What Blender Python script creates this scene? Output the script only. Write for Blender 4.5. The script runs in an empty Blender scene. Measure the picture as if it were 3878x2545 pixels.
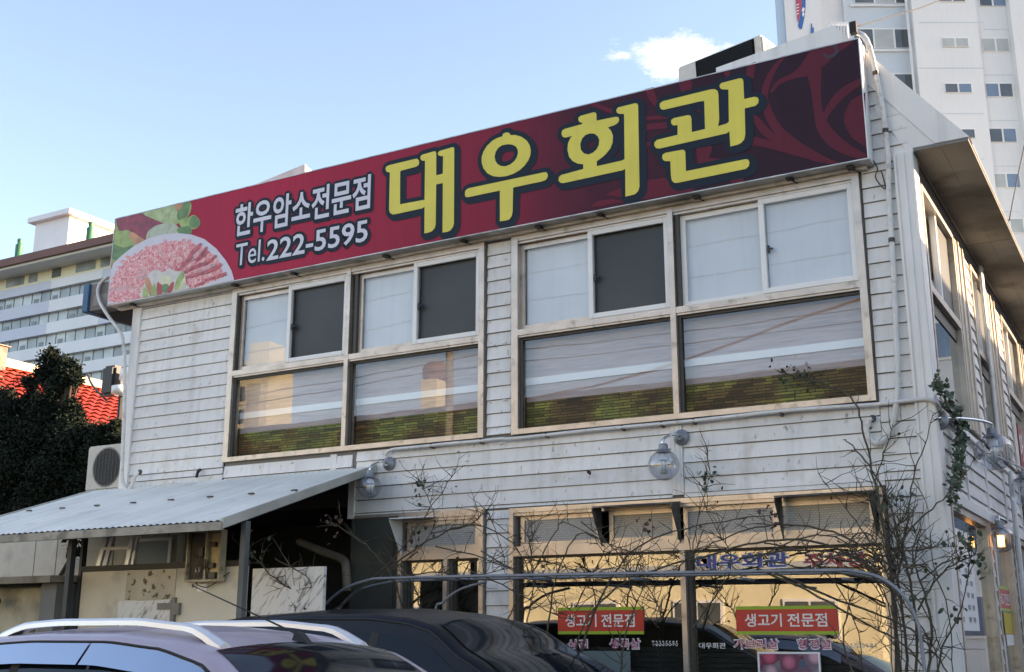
import bpy, bmesh, math, random
from mathutils import Vector, Matrix
random.seed(7)
sc = bpy.context.scene
C = sc.collection
R = math.radians

# ------------------------------------------------------------------ camera
EYE = 1.6
PW, PH, PF = 3878.0, 2545.0, 4404.87
yaw, pitch = -0.517004, 0.25209
_fw = Vector((math.sin(yaw)*math.cos(pitch), math.cos(yaw)*math.cos(pitch), math.sin(pitch)))
_rt = Vector((math.cos(yaw), -math.sin(yaw), 0))
_up = _rt.cross(_fw)
CAM = Vector((0, -10, EYE))
cam = bpy.data.cameras.new('camera'); cam.lens = 40.891; cam.sensor_width = 36; cam.clip_end = 3000
co = bpy.data.objects.new('camera', cam); C.objects.link(co)
M = Matrix((( _rt.x, _up.x, -_fw.x, CAM.x), (_rt.y, _up.y, -_fw.y, CAM.y), (_rt.z, _up.z, -_fw.z, CAM.z), (0, 0, 0, 1)))
co.matrix_world = M
sc.camera = co
# ------------------------------------------------------------------ light
SUN_EL, SUN_AZ = 17.0, 34.0          # azimuth from +X towards +Y
w = bpy.data.worlds.new('World'); sc.world = w; w.use_nodes = True
nt = w.node_tree; nt.nodes.clear()
sky = nt.nodes.new('ShaderNodeTexSky'); sky.sky_type = 'NISHITA'; sky.sun_disc = False
sky.sun_elevation = R(SUN_EL); sky.sun_rotation = R(90-SUN_AZ)
sky.altitude = 50; sky.air_density = 1.0; sky.dust_density = .9; sky.ozone_density = 2.2
bg = nt.nodes.new('ShaderNodeBackground'); bg.inputs[1].default_value = 0.15
wo = nt.nodes.new('ShaderNodeOutputWorld')
# one small fair-weather cloud: noise-shaped, around one direction of the sky
tc = nt.nodes.new('ShaderNodeTexCoord')
def raydir(x, y):
    return (_fw + _rt*((x-PW/2)/PF) - _up*((y-PH/2)/PF)).normalized()
CL = raydir(2590, 215)
cx = Vector((CL.y, -CL.x, 0)).normalized(); cz = cx.cross(CL)
def dot_node(v, off):
    n = nt.nodes.new('ShaderNodeVectorMath'); n.operation = 'DOT_PRODUCT'
    nt.links.new(tc.outputs['Generated'], n.inputs[0]); n.inputs[1].default_value = v
    return n
dx, dz = dot_node(cx, 0), dot_node(cz, 0)
dn = dot_node(CL, 0)
nz = nt.nodes.new('ShaderNodeTexNoise'); nz.inputs['Scale'].default_value = 24; nz.inputs['Detail'].default_value = 9
nz.inputs['Roughness'].default_value = .68
mp = nt.nodes.new('ShaderNodeMapping'); mp.inputs['Scale'].default_value = (1, 1, 2.2)
nt.links.new(tc.outputs['Generated'], mp.inputs[0]); nt.links.new(mp.outputs[0], nz.inputs['Vector'])
def math_(op, a, b=None, c=None, clamp=False):
    n = nt.nodes.new('ShaderNodeMath'); n.operation = op; n.use_clamp = clamp
    for i, v in enumerate((a, b, c)):
        if v is None: continue
        if isinstance(v, (int, float)): n.inputs[i].default_value = v
        else: nt.links.new(v, n.inputs[i])
    return n.outputs[0]
ex = math_('POWER', math_('ABSOLUTE', math_('DIVIDE', dx.outputs['Value'], .058)), 2.0)
ez = math_('POWER', math_('ABSOLUTE', math_('DIVIDE', math_('SUBTRACT', dz.outputs['Value'], math_('MULTIPLY', dx.outputs['Value'], -.10)), .0175)), 2.0)
rr = math_('SQRT', math_('ADD', ex, ez))
cov = math_('SUBTRACT', math_('ADD', 1.0, math_('MULTIPLY', math_('SUBTRACT', nz.outputs['Fac'], .5), 2.6)), rr)
cov = math_('POWER', math_('MULTIPLY', cov, .85, clamp=True), 1.25)
front = math_('GREATER_THAN', dn.outputs['Value'], 0.5)
cov = math_('MULTIPLY', math_('MULTIPLY', cov, front), .9)
mx = nt.nodes.new('ShaderNodeMixRGB'); mx.inputs[2].default_value = (6.0, 6.0, 6.2, 1)
nt.links.new(cov, mx.inputs[0]); nt.links.new(sky.outputs[0], mx.inputs[1])
nt.links.new(mx.outputs[0], bg.inputs[0]); nt.links.new(bg.outputs[0], wo.inputs[0])
sl = bpy.data.lights.new('sun', 'SUN'); sl.energy = 5.0; sl.angle = R(.5); sl.color = (1, .83, .6)
so = bpy.data.objects.new('sun', sl); C.objects.link(so)
SD = Vector((math.cos(R(SUN_EL))*math.cos(R(SUN_AZ)), math.cos(R(SUN_EL))*math.sin(R(SUN_AZ)), math.sin(R(SUN_EL))))
so.rotation_euler = SD.to_track_quat('Z', 'Y').to_euler(); so.location = SD*60
vs = sc.view_settings
vs.view_transform = 'Standard'; vs.look = 'None'; vs.gamma = 1; vs.use_curve_mapping = False
vs.exposure = 1.72
vs.use_white_balance = True; vs.white_balance_temperature = 8000; vs.white_balance_tint = 18
sc.cycles.max_bounces = 8; sc.cycles.transparent_max_bounces = 12; sc.cycles.glossy_bounces = 4
sc.cycles.caustics_reflective = False; sc.cycles.caustics_refractive = False

# ------------------------------------------------------------------ helpers
def _ray(x, y): return _fw + _rt*((x-PW/2)/PF) - _up*((y-PH/2)/PF)
def at(x, y, Y):            # survey point: photo pixel -> point on the plane world-y = Y
    r = _ray(x, y); return CAM + r*((Y-CAM.y)/r.y)
def atX(x, y, X):
    r = _ray(x, y); return CAM + r*((X-CAM.x)/r.x)
def atP(x, y, p, n):
    r = _ray(x, y); return CAM + r*((Vector(p)-CAM).dot(n)/r.dot(n))
def crop(ox, oy, s): return lambda x, y: (ox + x/s, oy + y/s)

class MB:
    def __init__(s): s.v = []; s.f = []; s.smooth = False
    def add(s, vs_, fs):
        o = len(s.v); s.v += [tuple(v) for v in vs_]; s.f += [tuple(i+o for i in f) for f in fs]; return s
    def box(s, x0, x1, y0, y1, z0, z1):
        v = [(x0,y0,z0),(x1,y0,z0),(x1,y1,z0),(x0,y1,z0),(x0,y0,z1),(x1,y0,z1),(x1,y1,z1),(x0,y1,z1)]
        return s.add(v, [(0,3,2,1),(4,5,6,7),(0,1,5,4),(1,2,6,5),(2,3,7,6),(3,0,4,7)])
    def quad(s, a, b, c, d): return s.add([a,b,c,d], [(0,1,2,3)])
    def prism(s, pts, d):        # polygon pts (3D) pushed along vector d
        n = len(pts); d = Vector(d)
        v = [Vector(p) for p in pts] + [Vector(p)+d for p in pts]
        return s.add(v, [tuple(range(n))[::-1], tuple(range(n, 2*n))] + [(i,(i+1)%n,n+(i+1)%n,n+i) for i in range(n)])
    def beam(s, a, b, w, h, up=(0,0,1)):
        a, b = Vector(a), Vector(b); d = (b-a).normalized(); up = Vector(up)
        if abs(d.dot(up)) > .99: up = Vector((0,1,0))
        x = d.cross(up).normalized()*w/2; z = x.cross(d).normalized()*h/2
        v = [a-x-z,a+x-z,a+x+z,a-x+z,b-x-z,b+x-z,b+x+z,b-x+z]
        return s.add(v, [(0,1,2,3)[::-1],(4,5,6,7),(0,1,5,4),(1,2,6,5),(2,3,7,6),(3,0,4,7)])
    def tube(s, pts, r, n=8, r1=None, cap=True):
        pts = [Vector(p) for p in pts]; m = len(pts); rings = []; prev = None
        for i, p in enumerate(pts):
            d = (pts[min(i+1, m-1)] - pts[max(i-1, 0)])
            d = d.normalized() if d.length > 1e-9 else Vector((0,0,1))
            if prev is None:
                u = Vector((0,0,1)) if abs(d.z) < .9 else Vector((0,1,0))
                x = d.cross(u).normalized()
            else:
                x = (prev - d*prev.dot(d))
                x = x.normalized() if x.length > 1e-6 else d.orthogonal().normalized()
            prev = x; y = d.cross(x)
            rad = r if r1 is None else r + (r1-r)*i/max(1, m-1)
            rings.append([p + x*rad*math.cos(2*math.pi*k/n) + y*rad*math.sin(2*math.pi*k/n) for k in range(n)])
        v = [q for ring in rings for q in ring]
        f = [(i*n+k, i*n+(k+1)%n, (i+1)*n+(k+1)%n, (i+1)*n+k) for i in range(m-1) for k in range(n)]
        if cap: f += [tuple(range(n))[::-1], tuple(range((m-1)*n, m*n))]
        return s.add(v, f)
    def lathe(s, prof, n=20, M=None):    # prof (r,z) about z
        v = []; f = []
        for (r, z) in prof:
            for k in range(n):
                p = Vector((r*math.cos(2*math.pi*k/n), r*math.sin(2*math.pi*k/n), z))
                v.append(M @ p if M else p)
        m = len(prof)
        for i in range(m-1):
            for k in range(n): f.append((i*n+k, i*n+(k+1)%n, (i+1)*n+(k+1)%n, (i+1)*n+k))
        if prof[0][0] > 1e-5: f.append(tuple(range(n))[::-1])
        if prof[-1][0] > 1e-5: f.append(tuple(range((m-1)*n, m*n)))
        return s.add(v, f)
    def grid(s, fn, nu, nv):
        v = [fn(i/nu, j/nv) for i in range(nu+1) for j in range(nv+1)]
        return s.add(v, [(i*(nv+1)+j, (i+1)*(nv+1)+j, (i+1)*(nv+1)+j+1, i*(nv+1)+j+1) for i in range(nu) for j in range(nv)])
    def mesh(s, name, mat, smooth=False, bevel=0):
        m = bpy.data.meshes.new(name); m.from_pydata(s.v, [], s.f)
        if bevel:
            b = bmesh.new(); b.from_mesh(m)
            bmesh.ops.recalc_face_normals(b, faces=b.faces)
            bmesh.ops.bevel(b, geom=b.edges[:], offset=bevel, segments=2, affect='EDGES', clamp_overlap=True)
            b.to_mesh(m); b.free()
        if smooth:
            m.polygons.foreach_set('use_smooth', [True]*len(m.polygons))
        m.materials.append(mat); m.update(); return m
    def build(s, name, mat, parent=None, smooth=False, bevel=0, fixn=False):
        m = s.mesh(name, mat, smooth, bevel)
        if fixn:
            b = bmesh.new(); b.from_mesh(m); bmesh.ops.recalc_face_normals(b, faces=b.faces); b.to_mesh(m); b.free()
        if smooth == 'angle':
            m.polygons.foreach_set('use_smooth', [True]*len(m.polygons))
            b = bmesh.new(); b.from_mesh(m)
            for e in b.edges:
                if len(e.link_faces) == 2 and e.calc_face_angle(0) > R(40): e.smooth = False
            b.to_mesh(m); b.free()
        o = bpy.data.objects.new(name, m); C.objects.link(o)
        if parent: o.parent = parent; o.matrix_parent_inverse = pinv(parent)
        return o
def pinv(p):
    m = Matrix.Identity(4); q = p; chain = []
    while q: chain.append(q); q = q.parent
    for q in reversed(chain): m = m @ q.matrix_parent_inverse @ q.matrix_basis
    return m.inverted()
def tag(o, label=None, cat=None, group=None, kind=None):
    if label: o['label'] = label
    if cat: o['category'] = cat
    if group: o['group'] = group
    if kind: o['kind'] = kind
    return o
def empty(name, loc, label, cat, group=None):
    o = bpy.data.objects.new(name, None); C.objects.link(o); o.location = loc; o.empty_display_size = .2
    return tag(o, label, cat, group)
def meshobj(name, m, parent=None):
    o = bpy.data.objects.new(name, m); C.objects.link(o)
    if parent: o.parent = parent; o.matrix_parent_inverse = pinv(parent)
    return o
def copy_tree(o, parent=None):
    c = o.copy(); C.objects.link(c)
    if parent: c.parent = parent
    for ch in list(o.children): copy_tree(ch, c)
    return c
def spline(pts, n=6):        # Catmull-Rom
    P = [Vector(p) for p in pts]; out = []
    for i in range(len(P)-1):
        p0, p1, p2, p3 = P[max(i-1,0)], P[i], P[i+1], P[min(i+2, len(P)-1)]
        for k in range(n):
            t = k/n
            out.append(.5*((2*p1)+(p2-p0)*t+(2*p0-5*p1+4*p2-p3)*t*t+(3*p1-p0-3*p2+p3)*t**3))
    return out + [P[-1]]

# ------------------------------------------------------------------ materials
MATS = {}
def mat(name, col, rough=.6, metal=0, var=.0, scale=3.0, bump=0, stain=None, streak=0, emit=None, spec=.5, coat=0, bscale=None, svec=(6,6,.35)):
    if name in MATS: return MATS[name]
    m = bpy.data.materials.new(name); m.use_nodes = True; n = m.node_tree; b = n.nodes['Principled BSDF']
    b.inputs['Roughness'].default_value = rough; b.inputs['Metallic'].default_value = metal
    b.inputs['Specular IOR Level'].default_value = spec
    b.inputs['Coat Weight'].default_value = coat; b.inputs['Coat Roughness'].default_value = .05
    c4 = (*col, 1); b.inputs['Base Color'].default_value = c4
    if emit: b.inputs['Emission Color'].default_value = (*emit[0], 1); b.inputs['Emission Strength'].default_value = emit[1]
    g = n.nodes.new('ShaderNodeTexCoord') if (var or stain or bump or streak) else None
    last = None
    geo = None
    if g:
        geo = n.nodes.new('ShaderNodeNewGeometry')
    def noise(sc_, vec=(1,1,1), det=6):
        t = n.nodes.new('ShaderNodeTexNoise'); t.inputs['Scale'].default_value = sc_; t.inputs['Detail'].default_value = det
        mpn = n.nodes.new('ShaderNodeMapping'); mpn.inputs['Scale'].default_value = vec
        n.links.new(geo.outputs['Position'], mpn.inputs[0]); n.links.new(mpn.outputs[0], t.inputs['Vector']); return t.outputs['Fac']
    def ramp(fac, a, b_, c0=(0,0,0,1), c1=(1,1,1,1)):
        r = n.nodes.new('ShaderNodeValToRGB'); r.color_ramp.elements[0].position = a; r.color_ramp.elements[1].position = b_
        r.color_ramp.elements[0].color = c0; r.color_ramp.elements[1].color = c1
        n.links.new(fac, r.inputs[0]); return r.outputs[0]
    def mixc(fac, a, b_, typ='MIX'):
        x = n.nodes.new('ShaderNodeMixRGB'); x.blend_type = typ
        for i, v in ((0, fac), (1, a), (2, b_)):
            if isinstance(v, float): x.inputs[i].default_value = v
            elif isinstance(v, tuple): x.inputs[i].default_value = v
            else: n.links.new(v, x.inputs[i])
        return x.outputs[0]
    last = c4
    if var:
        lo = tuple(c*(1-var) for c in col) + (1,); hi = tuple(min(1, c*(1+var*.6)) for c in col) + (1,)
        last = mixc(ramp(noise(scale), .3, .7), lo, hi)
    if streak:
        last = mixc(ramp(noise(2.2, svec, 8), .48, .75, (0,0,0,1), (streak,)*3 + (1,)), last, (*[c*.45 for c in col], 1))
    if stain:
        sc2, a, b_, cst, amt = stain
        last = mixc(ramp(noise(sc2, (1,1,1), 9), a, b_, (0,0,0,1), (amt, amt, amt, 1)), last, (*cst, 1))
    if not isinstance(last, tuple): n.links.new(last, b.inputs['Base Color'])
    if bump:
        bp = n.nodes.new('ShaderNodeBump'); bp.inputs['Strength'].default_value = bump; bp.inputs['Distance'].default_value = .02
        n.links.new(noise(bscale or scale*8), bp.inputs['Height']); n.links.new(bp.outputs[0], b.inputs['Normal'])
    MATS[name] = m; return m
def glass(name, tint=(1,1,1), ior=1.6, minref=.06, rough=0.0):
    m = bpy.data.materials.new(name); m.use_nodes = True; n = m.node_tree; n.nodes.clear()
    o = n.nodes.new('ShaderNodeOutputMaterial'); t = n.nodes.new('ShaderNodeBsdfTransparent'); t.inputs[0].default_value = (*tint, 1)
    gl = n.nodes.new('ShaderNodeBsdfGlossy'); gl.inputs['Roughness'].default_value = rough
    lw = n.nodes.new('ShaderNodeLayerWeight'); lw.inputs[0].default_value = .5      # same from both sides of the thin pane
    fr = n.nodes.new('ShaderNodeMath'); fr.operation = 'POWER'; fr.inputs[1].default_value = 4.0; n.links.new(lw.outputs['Facing'], fr.inputs[0])
    f0 = ((ior-1)/(ior+1))**2 + minref
    a = n.nodes.new('ShaderNodeMath'); a.operation = 'MULTIPLY_ADD'; a.inputs[1].default_value = 1-f0; a.inputs[2].default_value = f0; a.use_clamp = True
    # a pane is slightly wavy
    nz_ = n.nodes.new('ShaderNodeTexNoise'); nz_.inputs['Scale'].default_value = 1.3; nz_.inputs['Detail'].default_value = 1
    ge = n.nodes.new('ShaderNodeNewGeometry'); n.links.new(ge.outputs['Position'], nz_.inputs['Vector'])
    bp = n.nodes.new('ShaderNodeBump'); bp.inputs['Strength'].default_value = .02; bp.inputs['Distance'].default_value = .03
    n.links.new(nz_.outputs['Fac'], bp.inputs['Height']); n.links.new(bp.outputs[0], gl.inputs['Normal'])
    mi = n.nodes.new('ShaderNodeMixShader')
    n.links.new(fr.outputs[0], a.inputs[0]); n.links.new(a.outputs[0], mi.inputs[0]); n.links.new(t.outputs[0], mi.inputs[1]); n.links.new(gl.outputs[0], mi.inputs[2])
    n.links.new(mi.outputs[0], o.inputs[0]); return m
def pattern(name, kind):
    """printed film / stone / tile patterns: node materials"""
    m = bpy.data.materials.new(name); m.use_nodes = True; n = m.node_tree; b = n.nodes['Principled BSDF']
    ge = n.nodes.new('ShaderNodeNewGeometry'); mp_ = n.nodes.new('ShaderNodeMapping'); n.links.new(ge.outputs['Position'], mp_.inputs[0])
    def N(t, **k):
        x = n.nodes.new(t)
        for a, v in k.items(): x.inputs[a].default_value = v
        return x
    def rmp(src, stops):
        r = n.nodes.new('ShaderNodeValToRGB'); cr = r.color_ramp
        while len(cr.elements) < len(stops): cr.elements.new(.5)
        for e, (p, c) in zip(cr.elements, stops): e.position = p; e.color = (*c, 1)
        n.links.new(src, r.inputs[0]); return r.outputs[0]
    if kind == 'wood':
        mp_.inputs['Scale'].default_value = (.35, 1, 5); t = N('ShaderNodeTexNoise', Scale=6, Detail=8, Distortion=1.2); n.links.new(mp_.outputs[0], t.inputs['Vector'])
        n.links.new(rmp(t.outputs['Fac'], [(.25, (.34,.27,.28)), (.5, (.46,.38,.39)), (.75, (.55,.47,.48))]), b.inputs['Base Color']); b.inputs['Roughness'].default_value = .5
    if kind == 'stone':
        mp_.inputs['Rotation'].default_value = (R(90), 0, 0)
        t = N('ShaderNodeTexBrick', Scale=1.0); t.inputs['Brick Width'].default_value = .19; t.inputs['Row Height'].default_value = .028
        t.inputs['Mortar Size'].default_value = .004; t.inputs['Mortar'].default_value = (.008,.008,.006,1); t.offset = .37; t.squash = .7; t.squash_frequency = 3
        t.inputs['Color1'].default_value = (.05,.045,.025,1); t.inputs['Color2'].default_value = (.24,.21,.09,1)
        n.links.new(mp_.outputs[0], t.inputs['Vector'])
        q = N('ShaderNodeTexNoise', Scale=2.2, Detail=7); n.links.new(ge.outputs['Position'], q.inputs['Vector'])
        x = n.nodes.new('ShaderNodeMixRGB'); x.blend_type = 'MULTIPLY'; x.inputs[0].default_value = 1
        n.links.new(t.outputs['Color'], x.inputs[1]); n.links.new(rmp(q.outputs['Fac'], [(.3, (.45,.3,.2)), (.45, (.9,.65,.4)), (.55, (1.5,1.7,.8)), (.7, (.7,1.2,.7))]), x.inputs[2])
        n.links.new(x.outputs[0], b.inputs['Base Color']); b.inputs['Roughness'].default_value = .7
    if kind == 'frost':
        mp_.inputs['Rotation'].default_value = (R(90), 0, 0)
        t = N('ShaderNodeTexBrick', Scale=1.0); t.inputs['Brick Width'].default_value = .035; t.inputs['Row Height'].default_value = .02; t.inputs['Mortar Size'].default_value = .003
        t.inputs['Color1'].default_value = (.30,.31,.31,1); t.inputs['Color2'].default_value = (.36,.37,.37,1); t.inputs['Mortar'].default_value = (.22,.23,.23,1)
        n.links.new(mp_.outputs[0], t.inputs['Vector']); n.links.new(t.outputs['Color'], b.inputs['Base Color']); b.inputs['Roughness'].default_value = .3
    if kind == 'meat':
        t = N('ShaderNodeTexNoise', Scale=22, Detail=8, Roughness=.7, Distortion=1.5); n.links.new(mp_.outputs[0], t.inputs['Vector'])
        n.links.new(rmp(t.outputs['Fac'], [(.36, (.55,.06,.09)), (.47, (.72,.22,.25)), (.55, (.82,.45,.46)), (.64, (.85,.68,.68))]), b.inputs['Base Color']); b.inputs['Roughness'].default_value = .45
    if kind == 'marble':
        mp_.vector_type = 'TEXTURE'; mp_.inputs['Rotation'].default_value = (0, R(-52), 0); mp_.inputs['Scale'].default_value = (.42, 1, .09)
        t = N('ShaderNodeTexNoise', Scale=2.4, Detail=7, Roughness=.6); n.links.new(mp_.outputs[0], t.inputs['Vector'])
        n.links.new(rmp(t.outputs['Fac'], [(.35, (.17,.17,.175)), (.44, (.54,.54,.53)), (.5, (.64,.64,.63))]), b.inputs['Base Color']); b.inputs['Roughness'].default_value = .35
    if kind == 'balls':
        t = N('ShaderNodeTexVoronoi', Scale=9); n.links.new(mp_.outputs[0], t.inputs['Vector'])
        h = N('ShaderNodeHueSaturation', Saturation=1.1, Value=.7)
        r = rmp(t.outputs['Distance'], [(.0, (1,1,1)), (.35, (.75,.7,.75)), (.6, (.25,.25,.3))])
        cr_ = rmp(t.outputs['Color'], [(.2, (.65,.1,.2)), (.45, (.75,.4,.5)), (.6, (.75,.7,.7)), (.85, (.3,.4,.6))])
        x = n.nodes.new('ShaderNodeMixRGB'); x.blend_type = 'MULTIPLY'; x.inputs[0].default_value = 1
        n.links.new(r, x.inputs[1]); n.links.new(cr_, x.inputs[2]); n.links.new(x.outputs[0], b.inputs['Base Color'])
    MATS[name] = m; return m

m_siding = mat('siding_white', (.78,.765,.745), .5, var=.10, scale=1.6, streak=.28, stain=(3.2, .56, .74, (.42,.36,.27), .55))
m_trim   = mat('trim_white', (.76,.75,.735), .5, var=.08, scale=2, streak=.3)
m_frame  = mat('bronze_aluminium', (.54,.47,.41), .34, metal=.55, var=.18, scale=5, stain=(9, .58, .75, (.10,.08,.06), .6))
m_framed = mat('dark_track', (.05,.045,.04), .5)
m_white_al = mat('white_sash', (.80,.79,.78), .35, var=.05)
m_dark_screen = mat('insect_screen', (.040,.048,.054), .42, var=.35, scale=1.0, spec=.4)
m_blind  = mat('frosted_blind', (.70,.72,.76), .5, var=.14, scale=.9, streak=.12)
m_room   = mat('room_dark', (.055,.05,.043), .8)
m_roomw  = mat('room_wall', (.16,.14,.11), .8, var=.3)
m_concrete = mat('old_concrete', (.27,.25,.21), .85, var=.25, scale=1.2, stain=(2.2, .48, .66, (.09,.085,.07), .8), bump=.25)
m_black  = mat('black_steel', (.025,.027,.03), .55, var=.3, scale=4)
m_greysteel = mat('galvanised_pipe', (.20,.225,.26), .45, metal=.25, var=.2, scale=8)
m_pvc    = mat('white_pvc_tape', (.66,.65,.63), .5, var=.12, scale=7, stain=(14, .55, .7, (.25,.22,.18), .5))
m_glass  = glass('window_glass', (.94,.96,.96), 1.5, .055)
m_glass2 = glass('shop_glass', (.85,.88,.86), 1.6, .22)
m_glassf = glass('film_glass', (.93,.95,.95), 1.5, .06)
m_carglass = glass('car_glass', (.04,.05,.06), 1.5, .05)
m_wood = pattern('wood_film', 'wood'); m_stone = pattern('slate_film', 'stone'); m_frost = pattern('frosted_glass', 'frost')
m_meat = pattern('meat_print', 'meat'); m_marble = pattern('marble_sheet', 'marble'); m_balls = pattern('photo_print', 'balls')
m_rubber = mat('rubber', (.02,.02,.02), .8)
# ------------------------------------------------------------------ ground
def Z(z): return z + EYE
m_asphalt = mat('asphalt', (.06,.06,.062), .9, var=.3, scale=.8, bump=.4, bscale=60)
tag(MB().quad((-400,-400,0),(400,-400,0),(400,400,0),(-400,400,0)).build('ground', m_asphalt), kind='structure')

# ------------------------------------------------------------------ restaurant
XL, XR, YB = -11.15, -1.66, 12.0
rest = empty('restaurant_building', (XL, 0, 0), 'two-storey restaurant clad in weathered white siding with long window bands', 'building')
m_core = mat('wall_core', (.20,.19,.175), .9)
wl = MB()
for (x0, x1, z0, z1) in ((XL,XR,4.0,4.15),(XL,-9.505,1.69,4.0),(-5.995,-5.668,1.932,4.0),(-2.105,XR,1.205,4.0),
                         (XL,-2.105,1.69,1.932),(-7.65,-2.105,1.205,1.69),(-7.65,-7.0,-1.6,1.205),(-5.985,-5.685,-1.6,1.205),
                         (-2.11,XR,-1.6,1.205),(-7.0,-5.985,-1.6,-1.35),(-5.685,-2.11,-1.6,-1.35)):
    wl.box(x0, x1, .003, .15, Z(z0), Z(z1))
wl.build('wall', m_core, rest)
w2 = MB()
w2.box(XL, XL+.15, .16, YB, Z(-1.6), Z(4.15)); w2.box(XL, XR, YB, YB+.15, Z(-1.6), Z(4.15))
w2.build('wall', m_trim, rest)
w3 = MB()                                                   # right-hand side wall, cut for its windows
SX0, SX1 = XR-.15, XR-.002
BAYS = [(.27,1.89),(2.95,4.12),(5.33,6.9),(7.9,9.4),(10.2,11.5)]
w3.box(SX0, SX1, .152, YB, Z(3.93), Z(4.15)); w3.box(SX0, SX1, .152, YB, Z(1.14), Z(1.92))
prev = .152
for a, b in BAYS:
    w3.box(SX0, SX1, prev, a, Z(1.92), Z(3.93)); prev = b
w3.box(SX0, SX1, prev, YB, Z(1.92), Z(3.93))
LB = [(.35,2.33),(2.66,3.86),(4.3,5.6),(6.0,7.4),(7.8,9.2)]
prev = .152
for a, b in LB:
    w3.box(SX0, SX1, prev, a, 0, Z(1.14)); prev = b
w3.box(SX0, SX1, prev, YB, 0, Z(1.14))
w3.build('wall', m_core, rest)
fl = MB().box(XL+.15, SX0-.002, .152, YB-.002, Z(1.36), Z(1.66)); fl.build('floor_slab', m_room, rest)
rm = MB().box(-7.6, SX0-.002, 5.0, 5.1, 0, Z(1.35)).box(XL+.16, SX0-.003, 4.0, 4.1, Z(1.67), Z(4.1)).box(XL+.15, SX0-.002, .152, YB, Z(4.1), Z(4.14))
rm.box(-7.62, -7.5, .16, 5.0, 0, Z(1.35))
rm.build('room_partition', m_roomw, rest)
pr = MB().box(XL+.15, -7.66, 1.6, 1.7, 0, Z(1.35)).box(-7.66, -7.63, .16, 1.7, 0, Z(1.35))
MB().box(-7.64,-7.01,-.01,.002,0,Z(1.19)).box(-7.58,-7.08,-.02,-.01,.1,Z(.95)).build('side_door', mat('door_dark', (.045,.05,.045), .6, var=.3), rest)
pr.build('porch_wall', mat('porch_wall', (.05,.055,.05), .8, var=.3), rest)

# siding boards, each its own piece
# every board has weathered to its own tone, with dark grime specks
n_ = m_siding.node_tree; b_ = n_.nodes['Principled BSDF']; l_ = b_.inputs['Base Color'].links[0].from_socket
oi = n_.nodes.new('ShaderNodeObjectInfo'); mr_ = n_.nodes.new('ShaderNodeMapRange'); mr_.inputs[3].default_value = .88; mr_.inputs[4].default_value = 1.02
n_.links.new(oi.outputs['Random'], mr_.inputs[0])
ge_ = n_.nodes.new('ShaderNodeNewGeometry'); mp_ = n_.nodes.new('ShaderNodeMapping'); mp_.inputs['Scale'].default_value = (1,1,.45); n_.links.new(ge_.outputs['Position'], mp_.inputs[0])
t_ = n_.nodes.new('ShaderNodeTexNoise'); t_.inputs['Scale'].default_value = 26; t_.inputs['Detail'].default_value = 6; n_.links.new(mp_.outputs[0], t_.inputs['Vector'])
r_ = n_.nodes.new('ShaderNodeValToRGB'); r_.color_ramp.elements[0].position = .64; r_.color_ramp.elements[0].color = (1,1,1,1); r_.color_ramp.elements[1].position = .74; r_.color_ramp.elements[1].color = (.45,.42,.38,1)
n_.links.new(t_.outputs['Fac'], r_.inputs[0])
m1 = n_.nodes.new('ShaderNodeMixRGB'); m1.blend_type = 'MULTIPLY'; m1.inputs[0].default_value = 1; n_.links.new(l_, m1.inputs[1]); n_.links.new(mr_.outputs[0], m1.inputs[2])
m2 = n_.nodes.new('ShaderNodeMixRGB'); m2.blend_type = 'MULTIPLY'; m2.inputs[0].default_value = 1; n_.links.new(m1.outputs[0], m2.inputs[1]); n_.links.new(r_.outputs[0], m2.inputs[2])
n_.links.new(m2.outputs[0], b_.inputs['Base Color'])
PITCH = .1405
def board_x(x0, x1, z, h, y=0.0):
    g = .007
    v = [(x0,y,z+g),(x1,y,z+g),(x1,y,z+h),(x0,y,z+h),(x0,y-.024,z+g),(x1,y-.024,z+g),(x1,y-.006,z+h),(x0,y-.006,z+h)]
    return MB().add(v, [(0,1,2,3),(4,7,6,5)[::1],(0,4,5,1),(1,5,6,2),(2,6,7,3),(3,7,4,0)])
def board_y(y0, y1, z, h, x=XR):
    g = .007
    v = [(x,y0,z+g),(x,y1,z+g),(x,y1,z+h),(x,y0,z+h),(x+.024,y0,z+g),(x+.024,y1,z+g),(x+.006,y1,z+h),(x+.006,y0,z+h)]
    return MB().add(v, [(0,3,2,1),(4,5,6,7),(0,1,5,4),(1,2,6,5),(2,3,7,6),(3,0,4,7)])
wrng = random.Random(77)
def clad(fn, a0, a1, z0, z1, seam, pitch=PITCH):
    k = math.floor((z0-seam)/pitch)
    while seam + k*pitch < z1-.01:
        b = max(z0, seam+k*pitch); t = min(z1, seam+(k+1)*pitch)
        if t-b > .03:
            o_ = fn(a0, a1, Z(b), t-b).build('siding_board', m_siding, rest, fixn=True)
            for v_ in o_.data.vertices: v_.co.z += wrng.uniform(-.0022, .0022)
        k += 1
wrng = random.Random(77)
S1 = 2.8625
clad(board_x, -11.04, -9.52, 1.879, 4.02, S1)
clad(board_x, -5.97, -5.69, 1.95, 4.02, S1+.01)
clad(board_x, -2.085, -1.80, 1.25, 4.06, S1+.004)
clad(board_x, -11.04, -9.52, 1.69, 1.80, 1.66, .14)
clad(board_x, -11.04, -9.52, 1.80, 1.879, 1.80, .14)
clad(board_x, -9.50, -7.66, 1.70, 1.92, 1.75)
S2 = 1.249
clad(board_x, -7.60, -3.99, 1.215, 1.915, S2, .1385)
clad(board_x, -3.87, -2.09, 1.25, 1.915, S2, .1385)
clad(board_x, -5.965, -5.705, -1.55, 1.20, S2, .1385)
clad(board_x, -2.085, -1.80, -1.55, 1.25, S2, .1385)
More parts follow.
